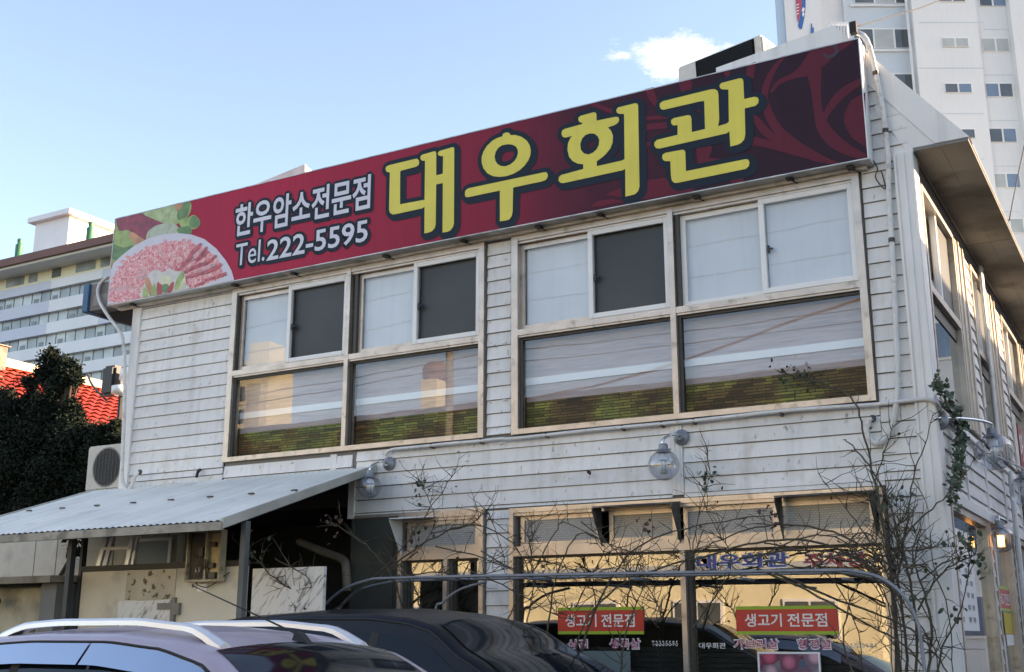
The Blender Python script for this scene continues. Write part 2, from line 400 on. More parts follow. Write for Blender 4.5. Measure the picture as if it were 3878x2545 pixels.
# siding beside and above the sign's end, running up to the sloping rake board
for k in range(0, 9):
    z0 = 4.06 + k*PITCH
    if z0 > 5.15: break
    z1 = min(z0+PITCH, 5.2)
    xe0 = -1.845 + (4.687-z0)/1.28; xe1 = -1.845 + (4.687-z1)/1.28
    xe0, xe1 = min(xe0, -1.66), min(xe1, -1.66)
    if xe1 < -2.2: break
    g = .007
    v = [(-2.3,0,Z(z0)+g),(xe0,0,Z(z0)+g),(xe1,0,Z(z1)),(-2.3,0,Z(z1)),(-2.3,-.024,Z(z0)+g),(xe0,-.024,Z(z0)+g),(xe1,-.006,Z(z1)),(-2.3,-.006,Z(z1))]
    MB().add(v, [(0,1,2,3),(4,7,6,5),(0,4,5,1),(1,5,6,2),(2,6,7,3),(3,7,4,0)]).build('siding_board', m_siding, rest, fixn=True)
# corner posts, trims
MB().box(-1.80,-1.628,-.045,.20,0,Z(4.12)).build('corner_post', m_trim, rest, bevel=.008)
MB().box(-1.755,-1.70,-.058,-.045,0,Z(4.1)).box(-1.79,-1.773,-.056,-.045,0,Z(4.1)).build('corner_trim', m_trim, rest)
MB().box(-11.19,-11.04,-.04,.14,Z(1.69),Z(4.1)).build('corner_post', m_trim, rest, bevel=.006)
MB().box(-11.19,-11.06,-.03,.1,0,Z(1.69)).build('porch_post', m_black, rest)
MB().box(-7.68,-7.60,-.035,.14,Z(1.20),Z(1.70)).build('corner_trim', m_trim, rest)
MB().box(-3.985,-3.875,-.03,0,Z(1.24),Z(1.89)).box(-3.962,-3.947,-.036,-.03,Z(1.24),Z(1.89)).box(-3.915,-3.90,-.036,-.03,Z(1.24),Z(1.89)).build('cover_strip', m_trim, rest)
MB().box(-7.95,-7.87,-.02,0,Z(1.72),Z(1.91)).build('cover_strip', m_trim, rest)
MB().box(-7.6,-5.99,-.028,0,Z(1.20),Z(1.232)).build('drip_trim', m_frame, rest)
MB().box(-3.87,-2.09,-.028,0,Z(1.215),Z(1.25)).build('drip_trim', m_trim, rest)
# small vent clips on the boards
for (x, z) in ((-9.62,2.18),(-9.72,1.78),(-10.3,1.76),(-5.76,2.9),(-5.76,2.3),(-8.5,1.86),(-6.2,1.72),(-3.78,1.88),(-5.83,2.62),(-5.8,1.86),(-1.98,1.75)):
    MB().box(x-.02,x+.02,-.034,-.015,Z(z)-.007,Z(z)+.007).build('vent_clip', m_trim, rest)

# side wall cladding: siding strips with battens, posts
for (a, b) in ((.22,1.30),(1.36,2.55),(2.62,3.9),(3.96,5.3),(5.36,7.2),(7.26,9.4),(9.46,11.9)):
    clad(board_y, a, b, 1.18, 1.90, 1.249, .1385)
for y in (1.30,2.55,3.90,5.30,7.2,9.4):
    MB().box(XR,XR+.03,y,y+.06,Z(1.18),Z(1.90)).build('batten', m_trim, rest)
MB().box(XR-.1,XR+.045,.2,YB,Z(1.09),Z(1.178)).build('drip_trim', m_trim, rest)
for (a, b) in ((1.89,2.50),(4.12,4.75),(6.9,7.5),(9.4,9.9)):
    MB().box(XR-.02,XR+.035,a+.02,b,Z(1.94),Z(3.9)).box(XR+.035,XR+.05,a+.15,a+.2,Z(1.94),Z(3.9)).box(XR+.035,XR+.05,b-.2,b-.15,Z(1.94),Z(3.9)).build('window_post', m_frame, rest)
for (a, b) in ((2.52,2.92),(4.78,5.30),(7.5,7.9),(9.9,10.2)):
    clad(board_y, a, b, 1.94, 3.92, S1)
for (a, b) in ((.205,.345),(2.34,2.65),(3.87,4.29),(5.6,6.0),(7.4,7.8),(9.2,11.9)):
    if b-a > .2:
        clad(board_y, (a+b)/2-.02, (a+b)/2+.10, -1.55, 1.08, S2, .1385)
    MB().box(XR-.02,XR+.03,a,(a+b)/2-.04,0,Z(1.09)).build('window_post', m_frame, rest)

# ---- windows
def rect_frame(mb, x0, x1, z0, z1, wd, y0, y1):
    mb.box(x0,x0+wd,y0,y1,z0,z1).box(x1-wd,x1,y0,y1,z0,z1).box(x0+wd,x1-wd,y0+.001,y1-.001,z0,z0+wd).box(x0+wd,x1-wd,y0+.001,y1-.001,z1-wd,z1)
def upper_window(x0, x1, mul, bays):
    """x0..x1 outer frame, mul = mullion (a,b); bays: (jamb, glassL0, glassL1, glassR0, glassR1, dark?)"""
    f = MB()
    zb, zt = Z(1.935), Z(4.03)
    f.box(x0,x0+.075,-.05,.1,zb,zt).box(x1-.065,x1,-.05,.1,zb,zt).box(x0+.075,x1-.065,-.052,.1,zb,zb+.052)
    f.box(mul[0],mul[1],-.056,.1,zb+.052,zt); f.box(x0+.075,x1-.065,-.048,.1,Z(3.955),zt-.002)
    f.box(x0+.075,mul[0],-.05,.1,Z(2.945),Z(3.005)); f.box(mul[1],x1-.065,-.05,.1,Z(2.945),Z(3.005))
    # stepped track profiles
    for (a, b) in ((x0+.075, mul[0]), (mul[1], x1-.065)):
        f.box(a,b,-.035,.08,Z(2.925),Z(2.945)); f.box(a,b,-.03,.08,Z(3.93),Z(3.955))
    win = f.build('window', m_frame, rest)
    lows = [(x0+.08, mul[0]-.004), (mul[1]+.004, x1-.07)]
    for (jl, g0, g1, h0, h1, dark), (l0, l1) in zip(bays, lows):
        d = MB().box(l0,l1,.085,.1,Z(3.005),Z(3.93)).build('track', m_framed, win)
        s = MB(); rect_frame(s, jl, g1+.05, Z(3.01), Z(3.925), .05, .02, .05)
        MB().box(jl-.04, jl, -.02, .06, Z(3.005), Z(3.93)).build('jamb_track', m_framed, win)
        sw = s.build('sash', m_white_al if not dark else m_frame, win)
        MB().quad((g0,.034,Z(3.06)),(g1,.034,Z(3.06)),(g1,.034,Z(3.875)),(g0,.034,Z(3.875))).build('pane', m_glass, win)
        MB().quad((g0-.04,.075,Z(3.03)),(g1+.03,.075,Z(3.03)),(g1+.03,.075,Z(3.9)),(g0-.04,.075,Z(3.9))).build('blind', m_blind, win)
        s2 = MB(); rect_frame(s2, h0-.055, h1+.05, Z(3.015), Z(3.93), .052, -.03, .012)
        s2.build('sash', m_white_al, win, bevel=.004)
        if not dark: MB().quad((h0,-.008,Z(3.067)),(h1,-.008,Z(3.067)),(h1,-.008,Z(3.878)),(h0,-.008,Z(3.878))).build('pane', m_glass, win)
        MB().quad((h0,.03,Z(3.06)),(h1,.03,Z(3.06)),(h1,.03,Z(3.88)),(h0,.03,Z(3.88))).build('insect_screen' if dark else 'blind', m_dark_screen if dark else m_blind, win)
        MB().box(h0+.01,h0+.03,-.03,-.01,Z(3.40),Z(3.47)).box(h0+.03,h0+.06,-.025,-.012,Z(3.43),Z(3.445)).build('catch', m_black, win)
        # lower fixed light with the film-covered board behind it
        MB().quad((l0,.02,zb+.052),(l1,.02,zb+.052),(l1,.02,Z(2.925)),(l0,.02,Z(2.925))).build('pane', m_glassf, win)
        MB().box(l0,l0+.03,-.01,.018,zb+.053,Z(2.924)).box(l0+.03,l1,.0,.018,Z(2.90),Z(2.924)).build('gasket', m_framed, win)
        MB().quad((l0,.13,Z(2.528)),(l1,.13,Z(2.528)),(l1,.13,Z(2.96)),(l0,.13,Z(2.96))).quad((l0,.13,Z(2.285)),(l1,.13,Z(2.285)),(l1,.13,Z(2.455)),(l0,.13,Z(2.455))).build('wood_panel', m_wood, win)
        MB().box(l0,l1,.11,.13,Z(2.455),Z(2.528)).build('white_rail', mat('rail_white', (.86,.88,.92), .4), win)
        MB().quad((l0,.13,Z(1.95)),(l1,.13,Z(1.95)),(l1,.13,Z(2.285)),(l0,.13,Z(2.285))).build('slate_panel', m_stone, win)
    return win
upper_window(-9.505,-5.995,(-7.79,-7.735),[(-9.41,-9.335,-8.67,-8.60,-7.84,True),(-7.66,-7.59,-6.90,-6.845,-6.105,True)])
upper_window(-5.668,-2.105,(-3.935,-3.88),[(-5.60,-5.515,-4.80,-4.745,-3.985,True),(-3.83,-3.775,-3.045,-2.985,-2.22,False)])

def shop_window(x0, x1, mulls, tops, clip=None):
    zt, zb, tr0, tr1 = Z(1.205), Z(-1.35), Z(.742), Z(.80)
    f = MB()
    f.box(x0,x0+.045,-.06,.1,zb,zt).box(x1-.045,x1,-.06,.1,zb,zt).box(x0+.045,x1-.045,-.058,.1,zt-.045,zt)
    f.box(x0+.045,x1-.045,-.058,.1,tr0,tr1).box(x0+.045,x1-.045,-.05,.1,tr1,tr1+.035)
    f.box(x0+.045,x1-.045,-.058,.1,zb,zb+.08); f.box(x0+.045,x1-.045,-.04,.09,zt-.075,zt-.045)
    for m in mulls: f.box(m-.024,m+.024,-.062,.1,zb+.08,tr0)
    win = f.build('shop_window', m_frame, rest)
    for (a, b, k) in tops:
        s = MB(); rect_frame(s, a-.045, b+.045, tr1+.036, zt-.076, .042, -.02 if k else .02, .015 if k else .05)
        s.build('sash', m_frame, win)
        y = 0.0 if k else .035
        MB().quad((a,y,tr1+.07),(b,y,tr1+.07),(b,y,zt-.11),(a,y,zt-.11)).build('pane', m_frost, win)
    xs = [x0+.045] + [v for m in mulls for v in (m-.024, m+.024)] + [x1-.045]
    for i in range(0, len(xs), 2):
        MB().quad((xs[i],.03,zb+.08),(xs[i+1],.03,zb+.08),(xs[i+1],.03,tr0),(xs[i],.03,tr0)).build('pane', m_glass2, win)
        MB().box(xs[i],xs[i]+.04,-.02,.028,zb+.081,tr0-.001).box(xs[i]+.04,xs[i+1],-.005,.027,tr0-.02,tr0-.002).build('gasket', m_framed, win)
    return win
sw = shop_window(-5.685,-2.11,[-3.90],[(-5.555,-4.785,0),(-4.585,-4.0,1),(-3.86,-3.08,0),(-2.98,-2.24,1)])
sw2 = shop_window(-7.0,-5.985,[-6.42],[(-6.87,-6.10,1)])
# slatted blind low behind the shop glass
for zi in range(12):
    z = Z(-.12) - zi*.045
    MB().box(-5.6,-2.16,.10,.118,z-.019,z+.019).build('blind_slat', mat('dark_slat', (.035,.033,.03), .6), sw)
m_hood = mat('hood_steel', (.045,.047,.05), .55, metal=.3, var=.4, scale=5, stain=(6,.5,.7,(.25,.22,.18),.5))
def hood(x0, x1):
    h = MB(); yo = -.27
    h.prism([(x0,-.07,Z(1.165)),(x1,-.07,Z(1.165)),(x1,yo,Z(1.14)),(x0,yo,Z(1.14))], (0,0,.012))
    h.prism([(x0,-.07,Z(1.163)),(x0,yo,Z(1.138)),(x0,yo,Z(1.11)),(x0,-.07,Z(.80))], (.01,0,0))
    h.prism([(x1-.01,-.07,Z(1.163)),(x1-.01,yo,Z(1.138)),(x1-.01,yo,Z(1.11)),(x1-.01,-.07,Z(.80))], (.01,0,0))
    return h.build('window_hood', m_hood, rest, fixn=True)
hood(-4.69,-3.90); hood(-2.97,-2.17)
MB().prism([(-6.95,-.07,Z(1.165)),(-6.55,-.07,Z(1.165)),(-6.75,-.30,Z(1.14)),(-6.95,-.30,Z(1.14))], (0,0,.012)).prism([(-6.95,-.07,Z(1.16)),(-6.95,-.30,Z(1.13)),(-6.95,-.07,Z(.78))],(.01,0,0)).build('window_hood', m_trim, rest, fixn=True)

# side windows
def side_window(a, b, light):
    f = MB()
    x0, x1 = XR-.1, XR+.03
    f.box(x0,x1,a,a+.05,Z(1.93),Z(3.92)).box(x0,x1,b-.05,b,Z(1.93),Z(3.92)).box(x0,x1-.002,a+.05,b-.05,Z(1.93),Z(1.98)).box(x0,x1-.002,a+.05,b-.05,Z(2.93),Z(3.0)).box(x0,x1-.002,a+.05,b-.05,Z(3.88),Z(3.93))
    win = f.build('window', m_frame, rest)
    MB().box(XR-.09,XR-.02,a+.05,b-.05,Z(2.80),Z(2.929)).build('track', m_framed, win)
    X = XR-.03; mid = (a+b)/2
    MB().quad((X,a+.05,Z(1.98)),(X,b-.05,Z(1.98)),(X,b-.05,Z(2.80)),(X,a+.05,Z(2.80))).build('pane', m_glass2, win)
    s = MB()
    s.box(XR-.05,XR,mid-.03,mid+.03,Z(3.0),Z(3.88)).box(XR-.05,XR-.003,a+.051,mid-.03,Z(3.0),Z(3.05)).box(XR-.05,XR-.003,mid+.03,b-.051,Z(3.0),Z(3.05))
    s.build('sash', m_white_al, win)
    MB().quad((X,a+.05,Z(3.05)),(X,mid-.03,Z(3.05)),(X,mid-.03,Z(3.88)),(X,a+.05,Z(3.88))).build('pane', m_glass, win)
    MB().quad((X+.005,mid+.03,Z(3.05)),(X+.005,b-.05,Z(3.05)),(X+.005,b-.05,Z(3.88)),(X+.005,mid+.03,Z(3.88))).build('insect_screen', m_dark_screen, win)
    X -= .05
    MB().quad((X,a+.04,Z(3.0)),(X,mid,Z(3.0)),(X,mid,Z(3.9)),(X,a+.04,Z(3.9))).build('blind', m_blind, win)
for i, (a, b) in enumerate(BAYS): side_window(a, b, i == 0)
for a, b in LB:
    f = MB(); x0, x1 = XR-.1, XR+.02
    f.box(x0,x1,a,a+.05,.2,Z(1.09)).box(x0,x1,b-.05,b,.2,Z(1.09)).box(x0,x1-.002,a+.05,b-.05,.2,.3).box(x0,x1-.002,a+.05,b-.05,Z(1.03),Z(1.09))
    win = f.build('shop_window', m_frame, rest)
    X = XR-.03
    MB().quad((X,a+.05,.3),(X,b-.05,.3),(X,b-.05,Z(1.03)),(X,a+.05,Z(1.03))).build('pane', m_glass2, win)

# roof: mansard profile with broad eaves
prof = [(-1.16,4.16),(-2.22,5.49),(-3.38,5.36),(-8.4,4.95),(-11.3,4.95),(-12.1,4.44),(-12.1,4.12),(XL,4.12),(XL,4.152),(XR,4.152),(-1.16,4.15)]
m_roof = mat('roof_sheet', (.55,.54,.52), .5, var=.15, streak=.3)
rf = MB().prism([(x,.16,Z(z)) for x,z in prof], (0,YB,0)).build('roof', m_roof, rest, fixn=True)
fg = [(-1.155,4.148),(-2.225,5.50),(-3.38,5.365),(-3.38,5.20),(-2.30,5.18),(-2.22,5.16),(-1.845,4.687),(-1.44,4.148)]
MB().prism([(x,-.03,Z(z)) for x,z in fg], (0,.188,0)).build('rake_board', m_trim, rest, fixn=True)
MB().prism([(-1.44,-.02,Z(4.147)),(-1.845,-.02,Z(4.686)),(-1.93,-.02,Z(4.6)),(-1.66,-.02,Z(4.10)),(-1.63,-.02,Z(4.10)),(-1.6,-.02,Z(4.147))],(0,.02,0)).build('gable_panel', m_trim, rest, fixn=True)
MB().prism([(-2.30,.0,Z(4.02)),(-1.655,.0,Z(4.02)),(-1.655,.0,Z(4.3)),(-2.30,0,Z(5.3))],(0,.15,0)).build('gable_wall', m_core, rest, fixn=True)
# soffit slabs along the right eave, each with its own joints
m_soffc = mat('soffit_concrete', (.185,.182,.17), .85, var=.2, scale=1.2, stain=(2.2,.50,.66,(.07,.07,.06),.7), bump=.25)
ys = [-.03,2.9,5.75,8.6,11.4]
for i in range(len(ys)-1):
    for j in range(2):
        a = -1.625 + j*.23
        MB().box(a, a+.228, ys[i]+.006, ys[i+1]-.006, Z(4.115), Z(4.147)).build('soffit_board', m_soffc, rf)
# left eave end
m_eave = mat('eave_brown', (.20,.175,.165), .7, var=.2)
MB().box(-12.02,-11.2,-.02,.158,Z(4.10),Z(4.46)).build('eave_end', m_eave, rest)
MB().box(-11.95,-11.55,-.028,-.02,Z(4.15),Z(4.30)).build('eave_panel', mat('eave_panel', (.26,.23,.22), .7), rest)
MB().box(-12.14,-12.022,-.05,2.5,Z(4.09),Z(4.47)).build('gutter', mat('gutter_blue', (.01,.10,.22), .5, var=.3), rest, bevel=.01)
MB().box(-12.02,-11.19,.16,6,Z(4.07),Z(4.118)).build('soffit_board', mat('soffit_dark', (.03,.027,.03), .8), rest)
# rooftop wedge behind the sign
bl = [at(970,697,.35), at(1155,621,.35), at(1155,690,.35), at(960,760,.35)]
MB().prism(bl, (-.25,1.0,-.05)).build('roof_upstand', m_roof, rest, fixn=True)
# ------------------------------------------------------------------ signboard
YF = -.22
sign = empty('signboard', (-6.7, YF, Z(4.04)), 'long crimson restaurant signboard with yellow Korean lettering and a meat platter picture', 'signboard')
def print_mat(name, stops, noise=.12):
    m = bpy.data.materials.new(name); m.use_nodes = True; n = m.node_tree; b = n.nodes['Principled BSDF']
    ge = n.nodes.new('ShaderNodeNewGeometry'); sp = n.nodes.new('ShaderNodeSeparateXYZ'); n.links.new(ge.outputs['Position'], sp.inputs[0])
    mr = n.nodes.new('ShaderNodeMapRange'); mr.inputs[1].default_value = -11.45; mr.inputs[2].default_value = -1.96; n.links.new(sp.outputs[0], mr.inputs[0])
    r = n.nodes.new('ShaderNodeValToRGB'); cr = r.color_ramp
    while len(cr.elements) < len(stops): cr.elements.new(.5)
    for e, (p, c) in zip(cr.elements, stops): e.position = p; e.color = (*c, 1)
    nz_ = n.nodes.new('ShaderNodeTexNoise'); nz_.inputs['Scale'].default_value = 1.1; nz_.inputs['Detail'].default_value = 4; n.links.new(ge.outputs['Position'], nz_.inputs['Vector'])
    ad = n.nodes.new('ShaderNodeMath'); ad.operation = 'MULTIPLY_ADD'; ad.inputs[1].default_value = noise; n.links.new(nz_.outputs['Fac'], ad.inputs[0])
    sb = n.nodes.new('ShaderNodeMath'); sb.operation = 'SUBTRACT'; sb.inputs[1].default_value = noise/2; n.links.new(mr.outputs[0], sb.inputs[0]); n.links.new(sb.outputs[0], ad.inputs[2])
    n.links.new(ad.outputs[0], r.inputs[0])
    # weathering: fine vertical water streaks and dust
    mp_ = n.nodes.new('ShaderNodeMapping'); mp_.inputs['Scale'].default_value = (14, 1, .5); n.links.new(ge.outputs['Position'], mp_.inputs[0])
    n2 = n.nodes.new('ShaderNodeTexNoise'); n2.inputs['Scale'].default_value = 2; n2.inputs['Detail'].default_value = 6; n.links.new(mp_.outputs[0], n2.inputs['Vector'])
    r2 = n.nodes.new('ShaderNodeValToRGB'); r2.color_ramp.elements[0].position = .35; r2.color_ramp.elements[0].color = (.93,.93,.93,1); r2.color_ramp.elements[1].position = .6; r2.color_ramp.elements[1].color = (1,1,1,1)
    n.links.new(n2.outputs['Fac'], r2.inputs[0])
    mx_ = n.nodes.new('ShaderNodeMixRGB'); mx_.blend_type = 'MULTIPLY'; mx_.inputs[0].default_value = 1; n.links.new(r.outputs[0], mx_.inputs[1]); n.links.new(r2.outputs[0], mx_.inputs[2])
    n.links.new(mx_.outputs[0], b.inputs['Base Color']); b.inputs['Roughness'].default_value = .5; b.inputs['Specular IOR Level'].default_value = .18
    return m
m_signbg = print_mat('sign_red', [(.0,(.40,.02,.06)),(.30,(.46,.02,.06)),(.47,(.34,.019,.05)),(.60,(.25,.017,.043)),(.70,(.075,.013,.028)),(.85,(.030,.011,.022))])
m_swirl = print_mat('sign_swirl', [(.0,(.45,.02,.06)),(.5,(.27,.018,.045)),(.75,(.145,.016,.034)),(1.0,(.11,.016,.03))])
m_signdark = mat('sign_dark', (.026,.010,.020), .4)
m_yellow = mat('sign_yellow', (.74,.62,.075), .4, var=.07, scale=2, streak=.1)
m_navy = mat('sign_navy', (.010,.020,.034), .5, spec=.18)
m_wtext = mat('sign_white', (.62,.62,.70), .4, var=.05)
sx0, sx1, sz0, sz1 = -11.455, -1.965, Z(4.042), Z(5.215)
MB().box(sx0+.012, sx1-.012, YF, YF+.03, sz0+.012, sz1-.012).build('sign_face', m_signbg, sign)
m_alu = mat('sign_alu', (.50,.50,.50), .4, metal=.4, var=.2, scale=3, stain=(4,.5,.7,(.10,.10,.095),.7))
e = MB()
e.box(sx0, sx1, YF-.006, -.03, sz0, sz0+.011); e.box(sx0, sx1, YF-.004, -.03, sz1-.011, sz1)
e.box(sx0, sx0+.011, YF-.005, -.03, sz0+.0112, sz1-.0112)
e.build('sign_frame', m_alu, sign)
MB().box(sx1-.011, sx1, YF-.005, -.03, sz0+.0112, sz1-.0112).box(sx1, sx1+.004, YF+.03, YF+.07, sz0+.01, sz1-.01).box(sx1, sx1+.004, -.12, -.09, sz0+.01, sz1-.01).build('sign_end', mat('sign_end_white', (.72,.71,.70), .4, var=.1), sign)
MB().box(sx0+.05, sx1-.05, -.09, -.03, sz0-.03, sz0-.001).build('support_rail', m_alu, sign)
for i, x in enumerate((-11.1,-9.4,-8.5,-7.2,-6.2,-5.3,-4.6,-3.6,-2.7,-2.15)):
    MB().box(x-.03, x+.03, YF+.06, -.02, sz0-.014 - .01*(i % 2), sz0-.001).tube([(x,YF+.09,sz0-.012),(x+.05,-.06,sz0-.035)], .008, 5).build('bracket', m_black, sign)
_d = [0]
def onsign(f, p, y=None):
    q = at(*f(*p), YF); return (q.x, q.z)
def flat(polys, name, m, y, parent=sign, xz=True):
    """filled planar shape with holes, thin printed vinyl"""
    cu = bpy.data.curves.new(name, 'CURVE'); cu.dimensions = '2D'; cu.fill_mode = 'BOTH'
    for pl in polys:
        s = cu.splines.new('POLY'); s.points.add(len(pl)-1); s.use_cyclic_u = True
        for k, p in enumerate(pl): s.points[k].co = (p[0], p[1], 0, 1)
    o = bpy.data.objects.new(name, cu); C.objects.link(o)
    me = bpy.data.meshes.new_from_object(o.evaluated_get(bpy.context.evaluated_depsgraph_get()))
    C.objects.unlink(o); bpy.data.objects.remove(o); bpy.data.curves.remove(cu)
    for v in me.vertices: v.co = (v.co.x, y, v.co.y)
    me.materials.clear(); me.materials.append(m); me.name = name
    return meshobj(name, me, parent)
def halo(polys, name, m, y, d, shift, parent=sign):
    b = MB(); k = 0
    for (sx, sz) in [(shift[0]*t, shift[1]*t) for t in (0, .25, .5, .75, 1)]:
        for pl in polys:
            n = len(pl)
            for i in range(n):
                x0, z0 = pl[i]; x1, z1 = pl[(i+1) % n]; L = math.hypot(x1-x0, z1-z0) or 1e-6
                nx, nz2 = -(z1-z0)/L*d, (x1-x0)/L*d; yy = y - k*2.5e-6; k += 1
                x0 += sx; x1 += sx; z0 += sz; z1 += sz
                b.quad((x0+nx,yy,z0+nz2),(x1+nx,yy,z1+nz2),(x1-nx,yy,z1-nz2),(x0-nx,yy,z0-nz2))
                yy = y - k*2.5e-6; k += 1
                b.add([(x0+d*math.cos(a*math.pi/6), yy, z0+d*math.sin(a*math.pi/6)) for a in range(12)], [tuple(range(12))])
    return b.build(name, m, parent)
c2 = crop(1400, 400, 2.6033); c3 = crop(2000, 250, 2.38); c4 = crop(2500, 100, 2.403)
GL = {
 'dae': (c2, [[(160,620),(172,600),(200,588),(440,530),(470,525),(488,540),(492,565),(485,590),(460,605),(310,645),(305,660),(303,975),(545,930),(550,545),(520,545),(503,525),(505,500),(525,485),(640,452),(655,455),(660,470),(660,690),(725,672),(728,500),(700,500),(680,490),(675,470),(690,450),(820,412),(835,415),(838,430),(835,1160),(825,1200),(800,1232),(770,1246),(722,1254),(725,765),(660,780),(655,1170),(645,1210),(620,1238),(590,1252),(543,1262),(545,1000),(520,1015),(260,1072),(230,1075),(205,1060),(195,1030),(203,660),(180,658),(165,645)]]),
 'u1': (c2, [[(1315,290),(1325,275),(1350,266),(1378,270),(1390,285),(1388,293),(1440,292),(1500,310),(1550,345),(1580,390),(1592,440),(1588,490),(1570,540),(1530,595),(1480,640),(1420,675),(1350,698),(1280,705),(1220,698),(1165,670),(1125,620),(1108,565),(1108,510),(1125,455),(1160,400),(1210,350),(1260,322),(1312,305)],
             [(1365,383),(1410,387),(1445,405),(1463,435),(1465,470),(1455,510),(1430,550),(1390,582),(1345,600),(1300,598),(1265,580),(1242,545),(1235,505),(1245,460),(1270,420),(1310,393)]]),
 'u2': (c2, [[(945,850),(955,830),(985,815),(1720,660),(1745,658),(1760,680),(1757,710),(1740,735),(1700,750),(1418,810),(1413,1050),(1405,1090),(1380,1125),(1345,1135),(1287,1142),(1287,840),(985,903),(955,905),(942,885)]]),
 'hoe': (c3, [[(455,490),(458,465),(480,450),(590,420),(612,422),(620,440),(620,495),(790,460),(815,462),(823,480),(820,505),(800,525),(770,540),(722,555),(750,585),(768,630),(765,690),(745,745),(705,795),(660,835),(622,860),(622,905),(845,855),(872,842),(868,435),(820,433),(800,420),(798,395),(815,375),(965,338),(985,340),(995,358),(1007,1090),(995,1130),(965,1158),(930,1168),(880,1178),(878,928),(855,942),(320,1058),(295,1055),(277,1035),(280,1005),(300,985),(500,930),(500,888),(450,882),(405,860),(372,820),(358,760),(362,700),(385,650),(402,632),(340,648),(315,640),(303,615),(310,585),(330,570),(492,525),(490,512),(470,510)],
              [(560,610),(600,612),(630,635),(645,670),(640,715),(620,755),(585,785),(545,800),(505,790),(478,755),(473,705),(490,655),(520,625)]]),
 'gwa': (c3, [[(1188,365),(1190,340),(1215,320),(1640,215),(1680,210),(1710,225),(1718,260),(1725,480),(1720,520),(1712,545),(1790,522),(1812,505),(1808,215),(1750,213),(1732,200),(1728,175),(1745,155),(1910,113),(1935,118),(1942,140),(1950,300),(2040,280),(2070,285),(2082,310),(2075,340),(2050,362),(1955,385),(1960,620),(1950,665),(1925,695),(1890,712),(1825,728),(1817,592),(1790,610),(1185,747),(1155,742),(1140,720),(1142,690),(1165,668),(1350,622),(1350,535),(1310,538),(1292,520),(1292,490),(1315,472),(1440,445),(1465,450),(1475,475),(1478,598),(1597,570),(1590,318),(1560,320),(1225,397),(1200,392)]]),
 'gwan_n': (c3, [[(1210,830),(1215,800),(1240,785),(1390,757),(1412,762),(1420,780),(1425,950),(1960,842),(1985,845),(1998,870),(1992,905),(1965,930),(1350,1055),(1320,1055),(1298,1035),(1290,990),(1285,860),(1240,860),(1220,850)]]),
}
for k, (f, pls) in GL.items():
    P = [[onsign(f, p) for p in pl] for pl in pls]
    le = flat(P, 'letter', m_yellow, YF-.0075)
    o = flat(P[:1], 'letter_shadow', m_navy, YF-.0022, le) if len(P) == 1 and False else None
    halo(P, 'letter_outline', m_navy, YF-.0025, .052, (.028, -.03), le)
# swirl pattern
def ribbon(f, pts, m, d, name='printed_swirl'):
    Pp = [Vector((*onsign(f, (x, y)), w_)) for x, y, w_ in pts]
    Pp = spline(Pp, 6); L, Rr = [], []
    for i, p in enumerate(Pp):
        a = Pp[max(0, i-1)]; b = Pp[min(len(Pp)-1, i+1)]
        t = Vector((b.x-a.x, b.y-a.y)).normalized(); h = max(.001, p.z/2*.00108)
        L.append((p.x - t.y*h, p.y + t.x*h)); Rr.append((p.x + t.y*h, p.y - t.x*h))
    b = MB(); y = YF - .0004 - d*.0002
    lim = lambda q: (min(max(q[0], sx0+.014), sx1-.014), y, min(max(q[1], sz0+.014), sz1-.014))
    for i in range(len(L)-1): b.quad(lim(L[i]), lim(L[i+1]), lim(Rr[i+1]), lim(Rr[i]))
    return b.build(name, m, sign)
SWR = [[(1150,250,14),(1040,380,45),(972,520,62),(950,650,55),(990,800,75),(1080,950,80),(1230,1085,95),(1400,1180,80),(1560,1235,34),(1650,1248,5)],
 [(1010,600,24),(1080,510,46),(1200,455,52),(1310,400,120),(1400,320,180),(1480,250,200),(1560,200,150),(1680,150,90),(1760,105,50)],
 [(1400,400,130),(1418,560,90),(1435,740,70),(1475,900,100),(1560,1020,112),(1700,1120,90),(1880,1195,46)],
 [(1478,870,34),(1560,720,70),(1680,590,82),(1850,485,46)],
 [(850,790,6),(890,870,62),(1010,1000,66),(1200,1098,10)],
 [(845,1040,80),(1000,1078,66),(1250,1150,56),(1500,1232,24)]]
for i, s_ in enumerate(SWR): ribbon(c4, s_, m_swirl, i)
ribbon(c4, [(1485,235,10),(1510,270,24),(1570,270,30),(1610,225,28),(1585,180,20),(1520,168,8)], m_signdark, 8)
ribbon(c4, [(1475,250,6),(1500,205,30),(1545,205,34),(1560,235,20)], m_swirl, 9)
POL = [[(1868,600),(1740,670),(1680,780),(1672,880),(1740,1010),(1872,1100)],[(165,500),(290,475),(285,590),(190,600)],[(570,402),(625,390),(635,450),(600,466)],[(800,350),(872,322),(850,480),(780,440)],
 [(330,1110),(470,1085),(470,1140),(440,1195),(570,1210),(340,1260)],[(640,1395),(760,1380),(760,1412),(640,1432)],[(0,1380),(60,1380),(70,1450),(320,1470),(300,1500),(0,1555)],[(330,755),(365,745),(368,785),(335,775)],[(355,835),(370,830),(368,905),(355,908)]]
for i, p in enumerate(POL): flat([[onsign(c4, q) for q in p]], 'printed_swirl', m_swirl, YF-.0004-(10+i)*.0001)
P3 = [[(1060,455),(1270,440),(1260,475),(1060,490)],[(1060,525),(1265,505),(1265,560),(1060,580)],[(1050,210),(1130,190),(1150,260),(1170,330),(1150,370),(1090,300)],[(540,340),(620,330),(700,370),(840,420),(760,430),(640,390)],
      [(1060,1030),(1240,1010),(1300,1100),(1200,1180),(1000,1210),(700,1160),(840,1100),(1060,1100)],[(1055,690),(1110,690),(1110,720),(1055,730)],[(570,1260),(640,1215),(760,1200),(880,1225),(760,1240),(650,1270)]]
